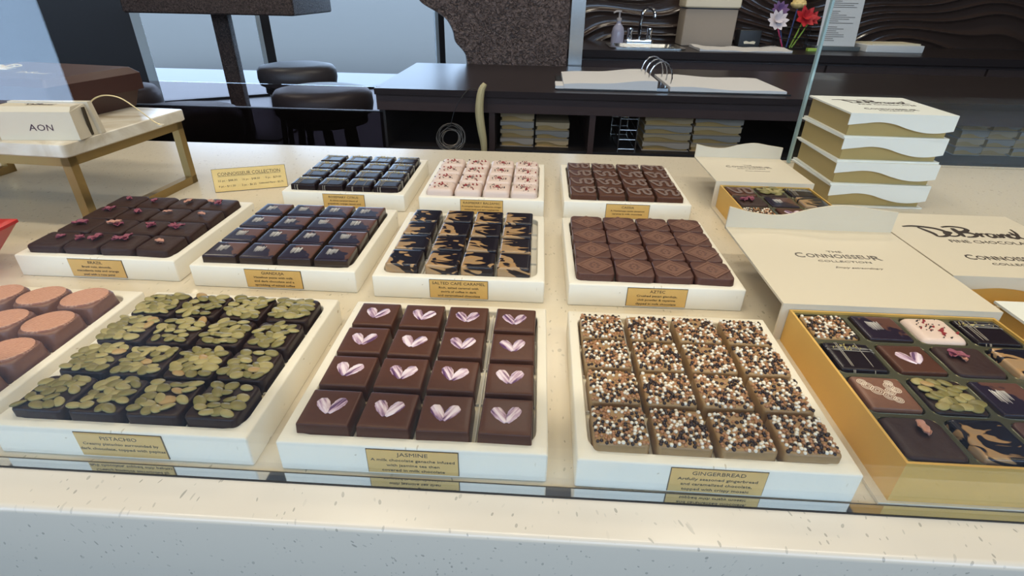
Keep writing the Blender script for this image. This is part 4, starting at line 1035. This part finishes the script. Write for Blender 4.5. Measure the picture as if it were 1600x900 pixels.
# ------------------------------------------------------------------ closed boxes
def closed_box(x, y, z, w, d, h, label, group=None, rz=0, detail=True, text=None, gold='box_gold', lidm='board', name='gift_box'):
    B = empty(name, (x, y, z), rz, label, 'gift box', group); t = 0.0022*min(1, h/0.03)
    MB().box(-w/2, w/2, -d/2, d/2, 0, t).build('bottom_board', M[lidm], B, smooth=0)
    MB().box(-w/2+0.005, w/2-0.005, -d/2+0.005, d/2-0.003, t, h-t).build('gold_base', M[gold], B, smooth=0)
    lid = MB().box(-w/2, w/2, -d/2, d/2, h-t, h).build('lid', M[lidm], B, smooth=0)
    hs = [0.62, 0.50, 0.40, 0.44, 0.60, 0.78, 0.80, 0.66]
    e_ = wavy(w, [-h*q*0.80 for q in [0.60, 0.50, 0.42, 0.50, 0.72, 0.88, 0.90, 0.78]])
    MB().loft([[(-w/2+xx, -d/2-0.0012, h+zz) for xx, zz in e_] + [(w/2, -d/2-0.0012, h), (-w/2, -d/2-0.0012, h)], [(-w/2+xx, -d/2, h+zz) for xx, zz in e_] + [(w/2, -d/2, h), (-w/2, -d/2, h)]]).build('wavy_flap', M[lidm], B, smooth=0)
    if detail:
        k = w/0.171
        script_mesh(0.122*k, 'wordmark', M['ink'], lid, (-0.063*k, 0.008*k, h+0.0002), (0, 0, 0), 1.3)
        text_mesh([('FINE CHOCOLATES', 0.015*k, -0.003*k, 0.0105*k, 0.098*k), ('C', -0.040*k, -0.046*k, 0.0165*k, 0.0095*k), ('ONNOISSEU', -0.001*k, -0.0455*k, 0.0130*k, 0.066*k), ('R', 0.038*k, -0.047*k, 0.0150*k, 0.0095*k), ('COLLECTION', 0, -0.0575*k, 0.0068*k, 0.056*k)],
                  'lettering', M['ink'], lid, (0, 0, h+0.0001))
    return B
names_ = ['bottom gold and white box of the right-hand stack', 'gold and white box resting on the bottom box of the stack', 'gold and white box just under the topmost of the stack', 'topmost gold and white box of the right-hand stack']
for k in range(4):
    closed_box(0.635+0.001*(k % 2), 0.5575+0.0015*k-0.002*(k % 2), 0.0003+k*0.0331, 0.1405, 0.134, 0.033, names_[k], 'stacked gold and white boxes', rz=R([1.0, -0.6, 0.8, -0.8][k]), lidm='board_white', gold='stack_gold')
closed_box(0.6370, 0.2905, 0.0003, 0.171, 0.167, 0.036, 'large closed box with black script wordmark at the right edge', lidm='board')
closed_box(0.6460, 0.0720, 0.0003, 0.180, 0.172, 0.036, 'closed pale box at the right edge beside the large open box', lidm='board_white')
# boxes on the bar shelf
def shelf_boxes(x0, nx, nz, w, y, dark_rows, grp, words, z0=-0.182, h=0.0262, skip=()):
    for i in range(nx):
        for k in range(nz):
            if (i, k) in skip: continue
            lab = 'small gift box, %s, %s box of its pile' % (words[i], ['bottom', 'second', 'third', 'top'][k])
            B = closed_box(x0+w*(i+0.5)+i*0.006, y+0.09+0.006*((i+k) % 2), z0+0.0002+k*h, w, 0.15, h-0.0004, lab, grp, detail=False, lidm='shelf_board' if (k+i) % 2 else 'card', gold='shelf_gold')
shelf_boxes(0.020, 2, 4, 0.108, 1.46, (), 'gift boxes on the left bar shelf', ['leftmost pile under the bar', 'second pile from left under the bar'], skip={(1, 3)})
shelf_boxes(0.480, 2, 4, 0.150, 1.46, (), 'gift boxes on the middle bar shelf', ['pile just right of wire rack', 'second pile right of wire rack'])
shelf_boxes(1.50, 3, 4, 0.085, 1.52, (), 'gift boxes on the right bar shelf', ['left pile at far right', 'middle pile at far right', 'rightmost pile at far right'])
# wire rack on the shelf
e = empty('wire_rack', (0.40, 1.46, -0.182), 0, 'black wire rack standing on the bar shelf left of the box piles', 'rack')
for x in (0.0, 0.055):
    for y in (0.0, 0.2): MB().tube([(x, y, 0.0), (x, y, 0.112)], 0.0025, 6).build('upright', M['steel'], e)
for z in (0.006, 0.036, 0.066, 0.100):
    MB().tube([(0, 0, z), (0.055, 0, z), (0.055, 0.2, z), (0, 0.2, z), (0, 0, z)], 0.0018, 6).build('shelf_wire', M['steel'], e)

# ------------------------------------------------------------------ price sign
e = empty('price_sign', (-0.2835, 0.4790, 0.0003), R(22), 'gold price plaque leaning back between the rose-petal tray and marble stand', 'sign')
LM = Matrix.Rotation(R(-16), 4, 'X')
MB().box(-0.0505, 0.0505, 0.0, 0.0014, 0.0, 0.0335, M=LM).build('backing', M['plate_edge'], e, smooth=0)
pl = MB().box(-0.050, 0.050, -0.0006, 0.0, 0.0005, 0.033, M=LM).build('face_plate', M['gold_plate'], e, smooth=0)
text_mesh([('CONNOISSEUR COLLECTION', 0, 0.0235, 0.0068, 0.086), ('32 pc - $88.00', -0.031, 0.0150, 0.0040, 0.026), ('16 pc - $48.00', 0.001, 0.0150, 0.0040, 0.024), ('9 pc - $29.00', 0.032, 0.0150, 0.0040, 0.022),
           ('4 pc - $11.50', -0.033, 0.0070, 0.0040, 0.023), ('2 pc - $6.25', -0.003, 0.0070, 0.0040, 0.020), ('Unboxed Piece - $2.75', 0.028, 0.0078, 0.0034, 0.034)], 'lettering', M['ink'], pl, (0, -0.0007, 0), (R(90-16+0) if False else R(74)+R(0), 0, 0), 0.00005).rotation_euler = (R(74), 0, 0)
MB().box(-0.043, 0.043, -0.0009, -0.0006, 0.0222, 0.0226, M=LM).build('underline', M['ink'], pl, smooth=0)
MB().box(-0.008, 0.008, 0.0, 0.0012, 0.0, 0.024, M=Matrix.Translation((0, 0.0135, 0.0)) @ Matrix.Rotation(R(18), 4, 'X')).build('easel_foot', M['plate_edge'], e, smooth=0)

# ------------------------------------------------------------------ marble stand
ST = empty('marble_stand', (-0.400, 0.305, 0.0003), R(-4), 'marble-topped brass stand at the left edge of the counter', 'display stand')
m_ = MB(); rbox(m_, 0.34, 0.210, 0.0925, 0.108, 0.006, 0.0015, cx=-0.17+0.006, cy=0.105); m_.build('marble_top', M['marble'], ST)
q = 0.011
def sq(mb, a, b, t=q):
    a, b = Vector(a), Vector(b); lo = [min(a[i], b[i])-t/2 for i in range(3)]; hi = [max(a[i], b[i])+t/2 for i in range(3)]
    return mb.box(lo[0], hi[0], lo[1], hi[1], lo[2], hi[2])
X0, X1, Y0, Y1 = -0.318, -0.004, 0.010, 0.198; zt_, zb_ = 0.0925-q/2, q/2
fr_ = MB(); sq(fr_, (X0, Y0, zt_), (X1, Y0, zt_)); sq(fr_, (X0, Y1, zt_), (X1, Y1, zt_)); sq(fr_, (X0, Y0, zt_), (X0, Y1, zt_)); sq(fr_, (X1, Y0, zt_), (X1, Y1, zt_))
sq(fr_, (X0, Y0, zb_), (X0, Y1, zb_)); sq(fr_, (X1, Y0, zb_), (X1, Y1, zb_))
fr_.build('brass_frame', M['brass'], ST, smooth=0)
for x in (X0, X1):
    for y in (Y0, Y1):
        lg = MB(); sq(lg, (x, y, zb_), (x, y, zt_)); lg.build('leg', M['brass'], ST, smooth=0)
ZT = 0.1083
# white carton with lettering on the stand
e = empty('white_carton', (-0.4335, 0.3225, ZT+0.0002), R(6), 'white carton lettered AON standing on the marble stand', 'gift box')
m_ = MB(); wf, dt, hh = 0.088, 0.034, 0.036
m_.loft([[(-wf/2, 0, 0), (wf/2, 0, 0), (wf/2, dt, 0), (-wf/2, dt, 0)], [(-wf/2-0.004, 0.004, hh-0.005), (wf/2-0.004, 0.004, hh-0.005), (wf/2-0.004, dt-0.002, hh-0.001), (-wf/2-0.004, dt-0.002, hh-0.001)],
         [(-wf/2-0.002, 0.010, hh), (wf/2-0.005, 0.010, hh), (wf/2-0.005, dt-0.004, hh), (-wf/2-0.002, dt-0.004, hh)]])
cb = m_.build('carton_body', M['board'], e, smooth=0)
MB().box(wf/2-0.0015, wf/2+0.0004, dt-0.013, dt-0.009, 0.001, hh-0.003, M=Matrix.Shear('XZ', 4, (0, 0)) if False else Matrix.Identity(4)).build('dark_slot', M['plate_edge'], e, smooth=0)
MB().loft([[(-wf/2, dt, 0), (wf/2+0.004, dt, 0), (wf/2+0.004, dt+0.008, 0), (-wf/2, dt+0.008, 0)], [(-wf/2-0.004, dt, hh+0.001), (wf/2-0.001, dt, hh+0.001), (wf/2-0.001, dt+0.0075, hh+0.001), (-wf/2-0.004, dt+0.0075, hh+0.001)]]).build('sleeve_end', M['board'], e, smooth=0)
text_mesh([('A', -0.0095, 0, 0.0105, 0.0085), ('O', 0.0, 0, 0.0100, 0.0088), ('N', 0.0095, 0, 0.0100, 0.0070)], 'lettering', M['ink_aub'], cb, (0.004, 0.0012, 0.0105), (R(82.6), 0, 0), 0.0001)
script_mesh(0.036, 'wordmark', M['ink'], cb, (-0.022, 0.016, hh+0.0002), (0, 0, 0), 1.2)
# gold elastic cord lying on the stand
cp = catmull([(-0.415, 0.385, ZT+0.006), (-0.418, 0.392, ZT+0.028), (-0.402, 0.395, ZT+0.038), (-0.382, 0.398, ZT+0.036), (-0.366, 0.402, ZT+0.022), (-0.352, 0.406, ZT+0.006), (-0.346, 0.408, ZT+0.002)], 6)
e = empty('gold_cord', (0, 0, 0), 0, 'thin gold cord arching behind the white carton on the stand', 'cord')
MB().tube(cp, 0.0008, 6).build('cord_loop', M['cord'], e)
MB().box(-0.003, 0.003, -0.004, 0.004, 0, 0.0015, M=Matrix.Translation((-0.345, 0.408, ZT+0.0002))).build('end_tag', M['board'], e, smooth=0)
# brown gift box with gold bow
BB = empty('brown_gift_box', (-0.555, 0.478, ZT+0.0002), R(-8), 'dark brown gift box with gold bow and tag on the marble stand', 'gift box')
m_ = MB(); m_.loft([rr(0.172, 0.130, 0.003, 0.0, 4), rr(0.190, 0.142, 0.003, 0.028, 4)]); m_.build('box_base', M['brown_board'], BB, smooth=30)
m_ = MB(); m_.loft([rr(0.200, 0.150, 0.004, 0.024, 4), rr(0.200, 0.150, 0.004, 0.046, 4), rr(0.184, 0.134, 0.004, 0.054, 4)]); ld = m_.build('lid', M['brown_board'], BB, smooth=30)
script_mesh(0.055, 'wordmark', M['cord'], ld, (-0.005, -0.030, 0.0543), (0, 0, 0), 0.8)
m_ = MB()
for a in (0.2, -0.15, 2.95, 3.35):
    c_, s_1 = math.cos(a), math.sin(a)
    m_.tube(catmull([(0, 0, 0.001), (0.016*c_-0.003*s_1, 0.016*s_1+0.003*c_, 0.005), (0.028*c_, 0.028*s_1, 0.004), (0.016*c_+0.004*s_1, 0.016*s_1-0.004*c_, 0.002), (0, 0, 0.001)], 6), 0.0009, 6)
m_.tube([(-0.003, 0, 0.002), (0.003, 0, 0.002)], 0.003, 8)
m_.build('bow', M['cord'], BB, (-0.050, 0.000, 0.054))
MB().box(-0.014, 0.014, -0.009, 0.009, 0.0, 0.0008).build('gift_tag', M['board'], BB, (-0.045, -0.006, 0.0542), (0, 0, 0.2), smooth=0)
# red box at the left edge
e = empty('red_gift_box', (-0.4800, 0.1780, 0.0003), R(6), 'bright red tapered gift box cut off by the left frame edge', 'gift box')
m_ = MB(); m_.loft([rr(0.082, 0.060, 0.002, 0.0, 4), rr(0.140, 0.104, 0.002, 0.042, 4)]); m_.build('box_base', M['red'], e, smooth=30)
m_ = MB(); m_.loft([rr(0.142, 0.106, 0.002, 0.042, 4), rr(0.142, 0.106, 0.002, 0.045, 4), rr(0.134, 0.098, 0.002, 0.0465, 4)]); m_.build('lid', M['red'], e, smooth=30)
